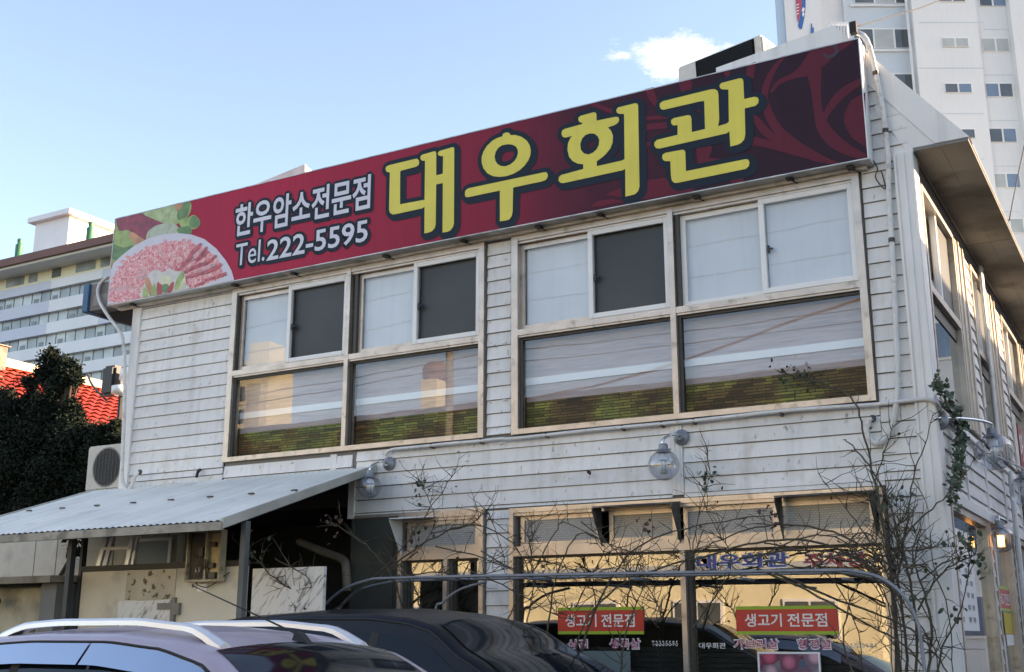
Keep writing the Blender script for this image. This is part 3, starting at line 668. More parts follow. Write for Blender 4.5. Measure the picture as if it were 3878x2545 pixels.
for i, p in enumerate(P3): flat([[onsign(c3, q) for q in p]], 'printed_swirl', m_swirl, YF-.0004-(20+i)*.0001)

# text blocks set in a plain font
def text_mesh(body, bold, rect, y, name, m, parent, axis='front', space=1.0, skew=0):
    cu = bpy.data.curves.new(name, 'FONT'); cu.body = body; cu.offset = bold; cu.space_character = space; cu.resolution_u = 3
    o = bpy.data.objects.new(name, cu); C.objects.link(o)
    me = bpy.data.meshes.new_from_object(o.evaluated_get(bpy.context.evaluated_depsgraph_get()))
    C.objects.unlink(o); bpy.data.objects.remove(o); bpy.data.curves.remove(cu)
    xs = [v.co.x for v in me.vertices]; zs = [v.co.y for v in me.vertices]
    a, b, c, d = min(xs), max(xs), min(zs), max(zs); x0, x1, z0, z1 = rect
    for v in me.vertices:
        u = (v.co.x-a)/(b-a); t = (v.co.y-c)/(d-c)
        v.co = (x0+(x1-x0)*u, y, z0+(z1-z0)*t) if axis == 'front' else (y, x0+(x1-x0)*u, z0+(z1-z0)*t)
    me.materials.clear(); me.materials.append(m); me.name = name
    return meshobj(name, me, parent)
c1 = crop(400, 700, 2.1636)
tl = onsign(c1, (1065,290))[0]; tr = onsign(c1, (2172,100))[0]; tz1 = onsign(c1, (1130,157))[1]; tz0 = onsign(c1, (1110,424))[1]
def sign_text(body, x0, x1, z0, z1, bold, g):
    t = text_mesh(body, bold, (x0, x1, z0, z1), YF-.0075, 'lettering', m_wtext, sign)
    o = text_mesh(body, bold+g, (x0-.035, x1+.05, z0-.05, z1+.035), YF-.0040, 'lettering_outline', m_navy, t)
    # rim round every stroke, from the letters' own edges
    b = MB(); k = 0; d = .033
    me = t.data
    cnt = {}
    for p in me.polygons:
        for ek in p.edge_keys: cnt[ek] = cnt.get(ek, 0)+1
    for (i, j), c in cnt.items():
        if c != 1: continue
        p, q = me.vertices[i].co, me.vertices[j].co
        L = (q-p).length
        if L < 1e-6: continue
        nx, nz2 = -(q.z-p.z)/L*d, (q.x-p.x)/L*d
        for (ax, az) in ((0,0),(.012,-.015)):
            yy = YF-.0045 - k*1e-6; k += 1
            b.quad((p.x+nx+ax,yy,p.z+nz2+az),(q.x+nx+ax,yy,q.z+nz2+az),(q.x-nx+ax,yy,q.z-nz2+az),(p.x-nx+ax,yy,p.z-nz2+az))
            yy = YF-.0045 - k*1e-6
            b.add([(p.x+ax+d*math.cos(a*math.pi/4),yy,p.z+az+d*math.sin(a*math.pi/4)) for a in range(8)], [tuple(range(8))])
    bpy.data.objects.remove(o)
    b.build('lettering_outline', m_navy, t)
sign_text('한우암소전문점', tl, tr, tz0, tz1, .022, .03)
a0 = onsign(c1, (1075,500))[0]; a1 = onsign(c1, (1305,600))[0]; a2 = onsign(c1, (2152,350))[0]
b1 = onsign(c1, (1105,492))[1]; b0 = onsign(c1, (1110,662))[1]
sign_text('Tel.', a0, a1, b0, b1+.01, .004, .03)
d1 = onsign(c1, (1410,440))[1]; d0 = onsign(c1, (1390,615))[1]
sign_text('222-5595', a1+.03, a2, d0, d1, .016, .03)

# meat platter picture (printed)
c1h = crop(0, 700, 2.231)
def pic(pts, name, m, k, clip=True):
    P = [onsign(c1h, p) for p in pts]
    if any(w_ in name for w_ in ('leaf','radish','garnish','carrot','lettuce','cabbage')):
        n_ = len(P); Q = [Vector((*q, 0)) for q in P]; P = []
        for i in range(n_):
            p0, p1, p2, p3 = Q[i-1], Q[i], Q[(i+1)%n_], Q[(i+2)%n_]
            for k_ in range(4):
                t = k_/4; v = .5*((2*p1)+(p2-p0)*t+(2*p0-5*p1+4*p2-p3)*t*t+(3*p1-p0-3*p2+p3)*t**3); P.append((v.x, v.y))
    if clip: P = [(min(max(x, sx0+.013), sx1), min(max(z, sz0+.013), sz1-.013)) for x, z in P]
    return flat([P], name, m, YF-.0006-k*.00025)
g1 = mat('print_lettuce', (.30,.42,.12), .4, var=.35, scale=9); g2 = mat('print_leaf', (.10,.22,.06), .4, var=.4, scale=9)
g3 = mat('print_radish', (.42,.47,.36), .4, var=.25, scale=14); rc = mat('print_cabbage', (.30,.02,.05), .4, var=.5, scale=10)
cream = mat('print_cream', (.62,.60,.42), .4, var=.2, scale=8); orange = mat('print_carrot', (.55,.25,.12), .4, var=.3, scale=8)
platew = mat('print_plate', (.60,.58,.66), .35, var=.05)
pic([(960,290),(1250,215),(1420,170),(1600,135),(1600,250),(1500,330),(1350,400),(1150,520),(1040,590),(960,650),(935,700),(945,500)], 'printed_lettuce', g1, 0)
pic([(985,285),(1100,255),(1200,240),(1330,285),(1390,325),(1280,380),(1240,440),(1235,470),(1130,410),(1060,380),(1010,395)], 'printed_cabbage', rc, 1)
pic([(960,400),(1000,390),(1060,395),(1110,440),(1130,500),(1100,525),(1020,520),(955,500)], 'printed_leaf', g1, 2)
pic([(1085,420),(1120,400),(1170,430),(1220,470),(1180,500),(1130,490)], 'printed_carrot', orange, 3)
pic([(945,500),(1040,530),(1130,510),(1060,590),(990,640),(940,600)], 'printed_leaf', g2, 4)
pic([(1215,240),(1380,190),(1480,165),(1510,230),(1500,300),(1430,350),(1370,320),(1300,290)], 'printed_cabbage_leaf', mat('print_pale', (.38,.47,.22), .4, var=.3, scale=12), 5)
pic([(1520,170),(1600,130),(1605,180),(1580,260),(1520,300),(1495,270)], 'printed_leaf', g2, 6)
pic([(1480,165),(1550,150),(1530,200),(1490,220)], 'printed_carrot', orange, 7)
pic([(1520,300),(1600,270),(1640,255),(1685,290),(1690,340),(1640,375),(1560,370),(1520,340)], 'printed_leaf', g1, 8)
pic([(1610,290),(1640,260),(1685,290),(1690,345),(1640,365),(1600,340)], 'printed_leaf', g2, 9)
pic([(1240,470),(1250,400),(1310,350),(1400,325),(1470,330),(1510,360),(1520,410),(1400,425),(1300,450)], 'printed_radish', g3, 10)
pic([(1500,370),(1600,350),(1620,410),(1520,412)], 'printed_leaf', g2, 11)
plate = pic([(905,1010),(925,720),(960,660),(1040,590),(1130,520),(1250,455),(1370,420),(1500,408),(1620,420),(1730,460),(1830,540),(1910,640),(1960,730),(1980,805),(1700,878),(1300,960),(1000,1010)], 'printed_plate', platew, 13)
pic([(920,985),(925,890),(980,750),(1080,630),(1200,555),(1330,500),(1480,470),(1620,490),(1740,540),(1830,610),(1870,680),(1895,780),(1700,862),(1400,925),(1000,1000)], 'printed_meat', m_meat, 14)
m_meat2 = mat('print_meat_red', (.55,.10,.13), .4, var=.5, scale=16); m_meat3 = mat('print_meat_pale', (.68,.36,.38), .4, var=.35, scale=20)
rnd = random.Random(3)
for ring, (ri, ro, n) in enumerate(((150,400,26),(90,290,20))):
    for i in range(n):
        a = math.pi*(1.02 - .98*i/(n-1)); cxp, cyp = 1410, 830
        def pt(r, aa): return (cxp + r*1.12*math.cos(aa), cyp - r*.92*math.sin(aa) + (cxp-(cxp+r*math.cos(aa)))*.2)
        w_ = .05 + .02*rnd.random(); o_ = ro*(.9+.12*rnd.random())
        if ring == 0 and a > 2.2: o_ *= 1.12
        pts = [pt(ri, a-w_), pt(o_*.8, a-w_*1.2), pt(o_, a-w_*.5), pt(o_, a+w_*.4), pt(o_*.8, a+w_*1.0), pt(ri, a+w_)]
        pts = [(x, min(y, 1010-(x-905)*.215)) for x, y in pts]
        pic(pts, 'printed_slice', (m_meat2 if a < .9 and i % 2 else (m_meat3 if rnd.random() < .25 else m_meat)), 15+ring*16+i*.6)
pic([(1210,960),(1230,830),(1270,750),(1330,720),(1390,740),(1430,705),(1480,730),(1560,740),(1570,830),(1590,890)], 'printed_garnish', mat('print_garnish', (.6,.58,.55), .4, var=.15, scale=10), 46)
for p, m in (([(1215,955),(1215,870),(1240,880),(1260,950)], g1), ([(1240,870),(1235,800),(1265,790),(1300,900),(1280,945)], orange), ([(1290,950),(1290,870),(1320,840),(1335,940)], g1), ([(1335,935),(1335,830),(1370,830),(1380,920)], mat('print_pepper', (.42,.03,.05), .4)),
             ([(1350,830),(1370,780),(1420,765),(1460,790),(1470,830),(1410,850)], cream), ([(1375,900),(1380,850),(1420,840),(1440,880),(1410,915)], g2), ([(1420,915),(1440,850),(1475,820),(1470,880),(1450,910)], mat('print_pepper', (.42,.03,.05), .4)),
             ([(1480,890),(1500,800),(1550,735),(1562,790),(1530,870)], g1), ([(1520,880),(1550,800),(1575,790),(1570,870)], cream)):
    _d[0] += 1; pic(p, 'printed_garnish', m, 46.5+_d[0]*.6)
for p in ([(1735,800),(1915,738),(1918,765),(1735,818)],[(1740,735),(1870,660),(1882,680),(1745,755)],[(1730,665),(1830,590),(1838,605),(1740,680)],[(1650,640),(1750,520),(1760,530),(1665,655)],[(1690,830),(1740,815),(1725,840),(1640,860)]):
    _d[0] += 1; pic(p, 'printed_slice', m_meat2, 44+_d[0]*.5)

# ------------------------------------------------------------------ lettering on the shop glass
m_redv = mat('vinyl_red', (.58,.03,.025), .4); m_greenv = mat('vinyl_green', (.28,.45,.03), .4); m_whitev = mat('vinyl_white', (.8,.8,.8), .4)
def sticker(x0, x1, z0, z1, label):
    s = MB().box(x0, x1, .020, .024, z0, z1).build('window_sticker', m_redv); tag(s, label, 'sticker', 'red banner stickers on the shop glass')
    MB().quad((x0,.0192,z1-.028),(x1,.0192,z1-.028),(x1,.0192,z1),(x0,.0192,z1)).quad((x0,.0192,z0),(x1,.0192,z0),(x1,.0192,z0+.028),(x0,.0192,z0+.028)).build('border', m_greenv, s)
    w_ = x1-x0
    text_mesh('생고기', .018, (x0+w_*.09, x0+w_*.46, z0+.065, z1-.062), .0188, 'lettering', m_whitev, s)
    text_mesh('전문점', .018, (x0+w_*.515, x0+w_*.90, z0+.065, z1-.062), .0188, 'lettering', m_whitev, s)
sticker(-5.20,-4.325,Z(.012),Z(.255),'red and green banner sticker above the pale blue paper sheet on the shop glass')
sticker(-3.455,-2.573,Z(.008),Z(.246),'red and green banner sticker above the picture poster on the shop glass')
m_pink = mat('vinyl_pink', (.45,.10,.22), .4)
def glass_text(body, rect, m, name, label, bold=.01, rim=None):
    t = text_mesh(body, bold, rect, .0240, name, m, None); tag(t, label, 'lettering')
    if rim: text_mesh(body, bold+.03, (rect[0]-.008, rect[1]+.008, rect[2]-.008, rect[3]+.008), .0252, 'lettering_rim', rim, t)
    return t
glass_text('삼겹', (-5.10,-4.90,Z(-.115),Z(-.04)), m_pink, 'glass_lettering', 'small pink Korean lettering under the left red sticker, half hidden by the dark car', .02, m_whitev)
glass_text('생목살', (-4.67,-4.37,Z(-.115),Z(-.03)), m_pink, 'glass_lettering', 'pink three-syllable lettering under the right half of a red sticker', .02, m_whitev)
glass_text('T-2-2-2-5-5-9-5', (-4.252,-4.006,Z(-.092),Z(-.045)), m_whitev, 'glass_lettering', 'small white telephone number beside the window mullion')
glass_text('대우회관', (-3.806,-3.56,Z(-.11),Z(-.06)), m_whitev, 'glass_lettering', 'small white restaurant name right of the window mullion')
glass_text('가브리살', (-3.486,-3.092,Z(-.11),Z(-.03)), m_pink, 'glass_lettering', 'pink four-syllable lettering above the picture poster', .02, m_whitev)
glass_text('항정살', (-2.926,-2.636,Z(-.108),Z(-.028)), m_pink, 'glass_lettering', 'pink three-syllable lettering above the poster corner', .02, m_whitev)
glass_text('-2-2-2-5-5-9-5', (-2.503,-2.273,Z(-.10),Z(-.06)), m_whitev, 'glass_lettering', 'small white telephone number beside the corner pier')
glass_text('대우회관', (-3.80,-2.96,Z(.572),Z(.70)), mat('vinyl_blue', (.03,.06,.30), .4), 'glass_lettering', 'blue restaurant name along the top of the shop glass', .03, m_whitev)
glass_text('주차장', (-2.83,-2.30,Z(.558),Z(.68)), mat('vinyl_crimson', (.40,.02,.04), .4), 'glass_lettering', 'dark red parking lettering along the top of the shop glass', .03, m_whitev)
po = MB().box(-3.28,-2.74,.019,.024,Z(-.75),Z(-.133)).build('picture_poster', m_whitev); tag(po, 'white-edged picture poster of pink and blue pebbles on shop glass', 'poster')
MB().quad((-3.262,.0185,Z(-.74)),(-2.758,.0185,Z(-.74)),(-2.758,.0185,Z(-.15)),(-3.262,.0185,Z(-.15))).build('picture', m_balls, po)
pb = MB().box(-4.96,-4.473,.034,.04,Z(-.8),Z(-.137)).build('paper_sheet', mat('paper_blue', (.42,.50,.53), .6)); tag(pb, 'plain pale blue paper sheet behind the shop glass', 'paper')
# ------------------------------------------------------------------ awning
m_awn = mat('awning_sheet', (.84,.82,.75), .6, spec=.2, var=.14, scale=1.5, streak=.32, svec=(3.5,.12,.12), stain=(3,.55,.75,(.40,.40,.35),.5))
m_awnedge = mat('awning_edge', (.34,.31,.26), .6, var=.3, scale=5, stain=(6,.5,.65,(.08,.07,.06),.7))
awn = empty('lean_to_awning', (-9.2, 0, Z(1.7)), 'pale corrugated sheet awning sloping out from the white wall over the porch', 'awning')
AX0, AX1, AY, AZ0, AZ1 = -11.6, -7.33, -2.27, Z(.985), Z(1.735)
nrib = 52
def corr(u, v):
    x = AX0 + (AX1-AX0)*u; y = -.03 + (AY+.03)*v
    return (x, y, AZ1 + (AZ0-AZ1)*v + .006*math.sin(u*nrib*2*math.pi))
b = MB().grid(corr, nrib*6, 6); b.build('roof_sheet', m_awn, awn, smooth=True)
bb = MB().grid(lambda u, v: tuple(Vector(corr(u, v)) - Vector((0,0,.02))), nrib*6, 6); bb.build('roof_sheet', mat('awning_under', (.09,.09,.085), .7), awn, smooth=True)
MB().box(AX0, AX1, AY-.02, AY+.015, AZ0-.085, AZ0-.012).build('front_beam', m_awnedge, awn)
for x in (AX1-.02, AX0-.012): MB().prism([(x,-.03,AZ1-.06),(x,AY,AZ0-.07),(x,AY,AZ0+.02),(x,-.03,AZ1+.02)], (.03,0,0)).build('side_trim', mat('awning_trim', (.42,.42,.38), .6, var=.2), awn, fixn=True)
for i in range(5):
    x = AX0 + .4 + i*.95
    MB().beam((x,-.03,AZ1-.05),(x,AY,AZ0-.06),.04,.06).build('rafter', m_black, awn)
for j, (yy, n) in enumerate(((-1.15,8),)):
    for i in range(n):
        x = AX0 + .25 + i*(AX1-AX0-.4)/(n-1) + .1*j; t = (yy+.03)/(AY+.03)
        MB().box(x-.035, x+.035, yy-.012, yy+.012, AZ1+(AZ0-AZ1)*t+.010, AZ1+(AZ0-AZ1)*t+.024).build('roof_clip', m_framed, awn)
for (x, y) in ((-7.35,-1.95),(-9.62,-1.95)):
    MB().box(x-.03, x+.03, y-.03, y+.03, 0, AZ0+.02).build('post', mat('post_grey', (.09,.10,.10), .6, var=.3) if x > -8 else m_black, awn)

# board screen below the awning
scr = empty('board_screen', (-8.1, -1.75, 0), 'patched beige and marble-print board screen standing under the awning', 'screen')
m_beige = mat('beige_board', (.66,.61,.50), .7, var=.12, scale=2, stain=(3,.52,.72,(.22,.19,.14),.55))
YSC = -1.40
MB().box(-10.082,-7.828,YSC,YSC+.05,0,Z(0.647)).build('board', m_beige, scr)
MB().box(-7.723,-6.867,YSC-.01,YSC+.03,0,Z(0.616)).build('board', m_marble, scr)
m_plaster = mat('peeling_plaster', (.52,.46,.36), .8, stain=(13,.56,.62,(.07,.05,.035),.9), var=.2)
MB().box(-9.414,-8.725,YSC-.008,YSC-.001,Z(0.350),Z(0.637)).build('patch', m_plaster, scr)
MB().box(-9.498,-8.767,YSC-.012,YSC-.001,-.0+.3,Z(0.339)).build('patch', m_marble, scr)
MB().box(-10.082,-7.828,YSC-.02,YSC+.07,Z(0.649),Z(0.704)).build('rail', mat('rail_dark', (.05,.042,.035), .7, var=.3), scr)
MB().box(-8.741,-8.694,YSC-.03,YSC-.001,Z(0.052),Z(0.365)).box(-8.934,-8.694,YSC-.028,YSC-.0125,Z(0.250),Z(0.313)).box(-8.741,-8.631,YSC-.035,YSC-.002,Z(0.198),Z(0.313)).build('hinge', mat('hinge_grey', (.22,.21,.19), .6, var=.3), scr)
MB().box(-8.433,-8.308,YSC-.004,YSC-.001,Z(0.417),Z(0.491)).build('notice', m_whitev, scr)
MB().box(-10.124,-10.085,YSC-.02,YSC+.04,0,Z(1.096)).build('post', m_black, scr)
# fuse box
fb = empty('fuse_box', (-8.454, YSC, Z(0.522)), 'open weathered fuse box with wires hung on the board screen', 'fuse box')
bx0, bx1, bz0, bz1 = -8.725, -8.214, Z(0.558), Z(1.075)
f_ = MB(); rect_frame(f_, bx0, bx1, bz0, bz1, .02, YSC-.11, YSC-.03); f_.box(bx0+.02,bx1-.02,YSC-.045,YSC-.03,bz0+.02,bz1-.02)
m_fuse = mat('fuse_metal', (.46,.40,.28), .6, var=.3, stain=(9,.5,.65,(.12,.07,.03),.7)); f_.build('case', m_fuse, fb)
MB().box(-8.699,-8.464,YSC-.07,YSC-.046,bz0+.03,bz1-.03).build('meter_panel', mat('fuse_dark', (.05,.04,.035), .6, var=.4), fb)
MB().box(-8.449,-8.428,YSC-.105,YSC-.047,bz0+.02,bz1-.02).build('divider', m_fuse, fb)
MB().box(-8.402,-8.245,YSC-.06,YSC-.0455,bz0+.03,bz1-.03).build('back_plate', mat('fuse_cream', (.62,.48,.26), .6, var=.2), fb)
for (x, z, w_, h) in ((-8.350,.93,.07,.05),(-8.370,.72,.10,.05),(-8.339,.62,.09,.06),(-8.517,.86,.06,.09),(-8.558,.68,.04,.05)):
    MB().box(x-w_/2,x+w_/2,YSC-.10,YSC-.062,Z(z)-h/2,Z(z)+h/2).build('breaker', m_framed if w_ > .05 else m_whitev, fb)
for i in range(6):
    x = -8.610+.04*i; MB().tube(spline([(x,YSC-.09,Z(.85-.02*i)),(x+.03,YSC-.12,Z(0.772)),(x+.05-.03*(i%3),YSC-.10,Z(0.668)),(x+.02,YSC-.09,Z(0.605))]), .005, 5).build('wire', mat('wire_brown', (.10,.06,.03), .6), fb)
MB().tube(spline([(-8.558,YSC-.1,bz0),(-8.537,YSC-.08,Z(0.522)),(-8.402,YSC-.06,Z(0.511)),(-8.141,YSC-.04,Z(0.647))]), .006, 5).build('wire', m_rubber, fb)
_c = at(472*1.6294,1292*1.6294,YSC-.1); fb.scale = (.88,1,.95); fb.location = (_c.x+.02, YSC, _c.z-.28)
# ladder
lad = empty('ladder', (-9.3, -1.2, 0), 'aluminium step ladder leaning behind the board screen', 'ladder')
m_lad = mat('ladder_alu', (.78,.79,.80), .35, metal=.3, var=.1)
c0 = crop(0, 1850, 2.247)
for (p, q, d) in (((845,640),(925,360),0),((900,640),(975,360),.14),((1085,640),(1145,345),0),((1130,620),(1180,345),.14)):
    A_, B_ = at(*c0(*p), -1.35+d), at(*c0(*q), -1.35+d); D_ = (B_-A_)
    MB().beam(A_-D_*3.2, B_+D_*.25, .03, .055).build('rail', m_lad, lad)
for t in (-2.6,-1.9,-1.2,-.5,.45):
    p = at(*c0(845+80*t,640-280*t), -1.35); q = at(*c0(1085+60*t,640-295*t), -1.35)
    MB().beam(p, q, .05, .03).build('rung', m_lad, lad)
# grey cabinet and beige shed wall behind the screen
_b_ = at(392*1.6294,1300*1.6294,-.6).x
shed = empty('shed_wall', (-9.5, -.6, 0), 'beige block wall of the shed under the awning with a grey panel', 'shed')
MB().box(-11.1,_b_+.06,-.55,-.45,0,Z(1.18)).build('wall', mat('shed_beige', (.56,.53,.46), .8, var=.2, stain=(3,.5,.7,(.2,.19,.16),.6)), shed)
_a = at(312*1.6294,1300*1.6294,-.6).x; _b = at(392*1.6294,1300*1.6294,-.6).x
MB().box(_a,_b,-.60,-.551,Z(.30),Z(1.02)).build('panel', mat('panel_grey', (.16,.19,.23), .5), shed)
f_ = MB(); rect_frame(f_, _a-.035, _b+.035, Z(.26), Z(1.05), .035, -.62, -.601); f_.build('panel_frame', m_white_al, shed)
for x in (-10.6,-10.15,-9.75): MB().box(x-.004,x+.004,-.556,-.551,0,Z(1.18)).build('joint', m_core, shed)
# white cranked duct inside the porch
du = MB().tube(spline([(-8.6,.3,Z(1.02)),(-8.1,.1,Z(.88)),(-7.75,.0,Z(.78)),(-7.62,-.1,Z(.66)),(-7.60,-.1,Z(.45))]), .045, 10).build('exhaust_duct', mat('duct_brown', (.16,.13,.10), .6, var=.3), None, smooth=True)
tag(du, 'dull white cranked exhaust duct in the dark porch', 'duct')

# ------------------------------------------------------------------ left outbuilding with concrete canopy
ob = empty('outbuilding', (-12.5, -.6, 0), 'low stained beige outbuilding with a concrete slab canopy beside the awning', 'outbuilding')
m_ob = mat('outbuilding_wall', (.46,.43,.33), .85, var=.2, stain=(2.5,.45,.65,(.12,.12,.10),.7))
MB().box(-14.5,-11.05,-.1,.1,0,Z(1.28)).build('wall', mat('outbuilding_upper', (.54,.51,.44), .8, var=.15, stain=(3,.5,.7,(.2,.19,.17),.6)), ob)
MB().box(-14.5,-10.45,-1.35,-1.25,0,Z(.50)).build('wall', m_ob, ob)
MB().prism([(-14.5,-1.75,Z(.53)),(-10.15,-1.75,Z(.53)),(-10.15,-.05,Z(.60)),(-14.5,-.05,Z(.60))],(0,0,.07)).build('canopy', m_concrete, ob, fixn=True)
MB().box(-10.45,-10.22,-1.6,-1.2,0,Z(.53)).build('pillar', mat('pillar_grey', (.15,.16,.16), .7, var=.2), ob)
MB().box(-11.9,-10.9,-1.40,-1.351,.0,Z(.02)).build('doorway', mat('doorway_dark', (.02,.02,.02), .8), ob)
MB().box(-12.0,-10.8,-1.42,-1.352,Z(.03),Z(.07)).build('lintel', m_ob, ob)
for x in (-13.2,-12.5,-12.1): MB().box(x-.004,x+.004,-.104,-.1,Z(.6),Z(1.28)).build('joint', m_core, ob)
bl_ = MB().lathe([(0,-.06),(.05,-.035),(.06,0),(.05,.035),(0,.06)], 12, Matrix.Translation((-11.3,-1.5,Z(.36)))).build('bell', m_black, ob, smooth=True)

# ------------------------------------------------------------------ air conditioner units
m_acbody = mat('ac_cream', (.56,.54,.49), .5, var=.08, stain=(5,.56,.75,(.3,.27,.22),.4))
def ac_unit(name, w_, h, d, label, fan=True):
    root = empty(name, (0,0,0), label, 'air conditioner')
    MB().box(-w_/2,w_/2,0,d,0,h).build('case', m_acbody, root, bevel=.02)
    return root
ac = ac_unit('air_conditioner', .72, .62, .3, 'cream outdoor air conditioner with one round fan beside the white corner trim')
fr = MB(); n = 40; cxx, czz, rO = .04, .31, .255
Mx = Matrix.Translation((cxx, -.001, czz)) @ Matrix.Rotation(R(90), 4, 'X')
fr.lathe([(rO,.0),(rO+.012,.012),(rO+.02,.0)], n, Mx); fr.build('fan_ring', mat('ac_ring', (.30,.29,.27), .6), ac, smooth=True)
MB().lathe([(0,.004),(rO,.003)], n, Mx).build('fan_opening', mat('ac_dark', (.045,.047,.048), .7), ac)
for k in range(7):
    x = -rO + (k+1)*2*rO/8; hh = math.sqrt(max(0, rO*rO-x*x))
    MB().beam((cxx+x,-.012,czz-hh),(cxx+x,-.012,czz+hh),.006,.006,up=(1,0,0)).build('guard_wire', mat('ac_wire', (.12,.12,.12), .6), ac)
for r_ in (.05,.10,.15,.2):
    MB().tube([(cxx+r_*math.cos(a*math.pi/14),-.012,czz+r_*math.sin(a*math.pi/14)) for a in range(29)], .003, 4).build('guard_wire', mat('ac_wire', (.12,.12,.12), .6), ac)
p = at(*crop(0,1250,2.231)(880,1350), 1.0); ac.location = p + Vector((-.03,0,0))
# its plinth on the outbuilding roof
q = at(*crop(0,1250,2.231)(670,1375), 1.0)
pl = empty('plinth', (p.x, 1.15, 0), 'whitewashed block plinth under the cream air conditioner', 'plinth')
MB().box(p.x-.44, p.x+.06, .95, 1.4, Z(1.28), p.z-.02).build('block', m_ob, pl); MB().box(p.x+.065, p.x+.8, .94, 1.4, Z(1.28), p.z-.01).build('block', mat('block_white', (.52,.50,.47), .7, var=.1), pl)
MB().box(p.x-.6, p.x+.9, .8, 1.6, 0, Z(1.275)).build('block', m_ob, pl)
# rooftop unit behind the sign
ac2 = ac_unit('rooftop_air_conditioner', 1.02, .40, .55, 'cream rooftop air conditioner with a black louvred grille behind the signboard')
for k in range(12):
    z = .05 + k*.026
    MB().box(-.26,.40,-.012,-.002,z,z+.018).build('louvre', mat('ac_black', (.008,.009,.010), .6, spec=.2), ac2)
MB().box(-.28,.42,-.006,-.001,.035,.375).build('grille_back', mat('grille_void', (.004,.004,.005), .8, spec=.1), ac2)
for k in range(9):
    z = .05+k*.03; MB().box(.511,.518,.08,.45,z,z+.012).build('side_louvre', mat('ac_side', (.45,.43,.35), .5), ac2)
pa = at(*c4(235,465), .75); pb_ = at(*c4(858,265), .65)
ac2.rotation_euler = (0, R(-2.0), R(-11)); ac2.location = ((pa.x+pb_.x)/2-.0, .72, (pa.z+pb_.z)/2 - .20)

# ------------------------------------------------------------------ globe lamps
m_chrome = mat('chrome', (.6,.62,.65), .18, metal=1); m_lampgrey = mat('lamp_grey', (.23,.25,.28), .45, metal=.5, var=.2)
m_globe = glass('globe_glass', (.80,.82,.85), 1.5, .10)
m_cfl = mat('cfl_white', (.85,.86,.85), .3)
def lamp(label, root, gl, r, warm=False):
    o = empty('globe_lamp', root, label, 'wall lamp', 'clear globe lamps on brackets')
    root, gl = Vector(root), Vector(gl); out = (gl-root)
    n_ = Vector((0,-1,0)) if abs(root.y) < .15 else Vector((1,0,0))
    Mr = Matrix.Translation(root) @ n_.to_track_quat('Z','Y').to_matrix().to_4x4()
    MB().lathe([(.075,0),(.07,.02),(.045,.03),(.03,.05),(0,.05)], 16, Mr).build('rosette', m_lampgrey, o, smooth='angle')
    top = gl + Vector((0,0,r+.07))
    pts = spline([root+n_*.03, root+n_*.12+Vector((0,0,.01)), root.lerp(top,.6)+Vector((0,0,.045)), top+Vector((0,0,.02)), top-Vector((0,0,.05))], 6)
    MB().tube(pts, .013, 8).build('arm', m_chrome, o, smooth=True)
    T = Matrix.Translation(gl)
    MB().lathe([(.016,r+.06),(.04,r+.05),(.045,r+.0),(r*.50,r*.87),(r*.50,r*.82)], 20, T).build('cap', m_lampgrey, o, smooth='angle')
    prof_ = [(max(.0001,r*math.sin(R(a))), r*math.cos(R(a))) for a in range(30,181,10)]
    MB().lathe(prof_, 28, T).build('globe', m_globe, o, smooth=True)
    bm_ = mat('bulb_sun_glint', (.9,.6,.3), .3, emit=((1,.5,.14), 3)) if warm else m_cfl  # emission imitates orange sun glints on the globe, not a burning bulb
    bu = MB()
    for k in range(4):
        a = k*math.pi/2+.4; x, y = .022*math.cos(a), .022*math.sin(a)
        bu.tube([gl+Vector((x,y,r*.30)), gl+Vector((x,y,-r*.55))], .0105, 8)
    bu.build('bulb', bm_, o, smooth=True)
    MB().lathe([(.02,r*.75),(.04,r*.6),(.045,r*.32),(.035,r*.28),(0,r*.28)], 14, T).build('bulb_base', m_cfl, o, smooth='angle')
lamp('globe lamp on a bracket beside the corrugated awning', (-7.157,-.03,Z(1.754)), at(1401,1845,-.30), .118)
lamp('globe lamp above the two steel window hoods, below the upper windows', (-3.875,-.04,Z(1.763)), at(2514,1762,-.28), .140)
lamp('globe lamp hanging off the building corner behind leafy vine', (XR+.03,.09,Z(1.73)), atX(3764,1712,-1.36), .165)
lamp('globe lamp on the side wall past the building corner', (XR+.03,2.0,Z(1.70)), atX(3880,1860,-1.40), .155)
lamp('globe lamp under the side wall siding with sun glints painted as glowing bulbs', (XR+.03,2.75,Z(1.10)), (-1.55,2.5,Z(.92)), .13, True)

# ------------------------------------------------------------------ pipes and cables on the walls
def pipe(name, pts, r, m, label, cat='pipe', n=8, clips=()):
    o = empty(name, pts[0], label, cat)
    MB().tube(pts, r, n).build('tube', m, o, smooth=True)
    for c in clips: MB().box(c[0]-.012,c[0]+.012,c[1]-.012,c[1]+.02,c[2]-r-.012,c[2]+r+.012).build('clip', m_framed, o)
    return o
ce = crop(3200,500,1.953); cc = crop(2878,1200,2.231); cd = crop(2878,0,2.231)
pp = [at(*cd(775,265),.25), at(*cd(820,275),.05), at(*cd(880,310),-.06)] + [at(*cd(*q),-.075) for q in ((925,400),(965,560),(1000,720),(1040,940),(1065,1150),(1085,1400))] + [at(*ce(*q),-.06) for q in ((325,480),(345,800),(365,1150),(378,1500))] + [at(*cc(*q),-.06) for q in ((1160,300),(1165,560),(1150,760),(1115,930),(1060,1030),(990,1070),(930,1030),(905,950),(925,880),(950,860))]
pr_ = spline(pp, 5)
apipe = pipe('refrigerant_pipe', pr_, .0245, m_pvc, 'taped white refrigerant pipe running down the front beside the corner and looping', clips=())
for i in range(6, len(pr_)-6, 3):
    d_ = (pr_[i+1]-pr_[i]).normalized()
    MB().tube([pr_[i]-d_*.012, pr_[i]+d_*.012], .0262, 8).build('tape_lap', m_pvc, apipe)
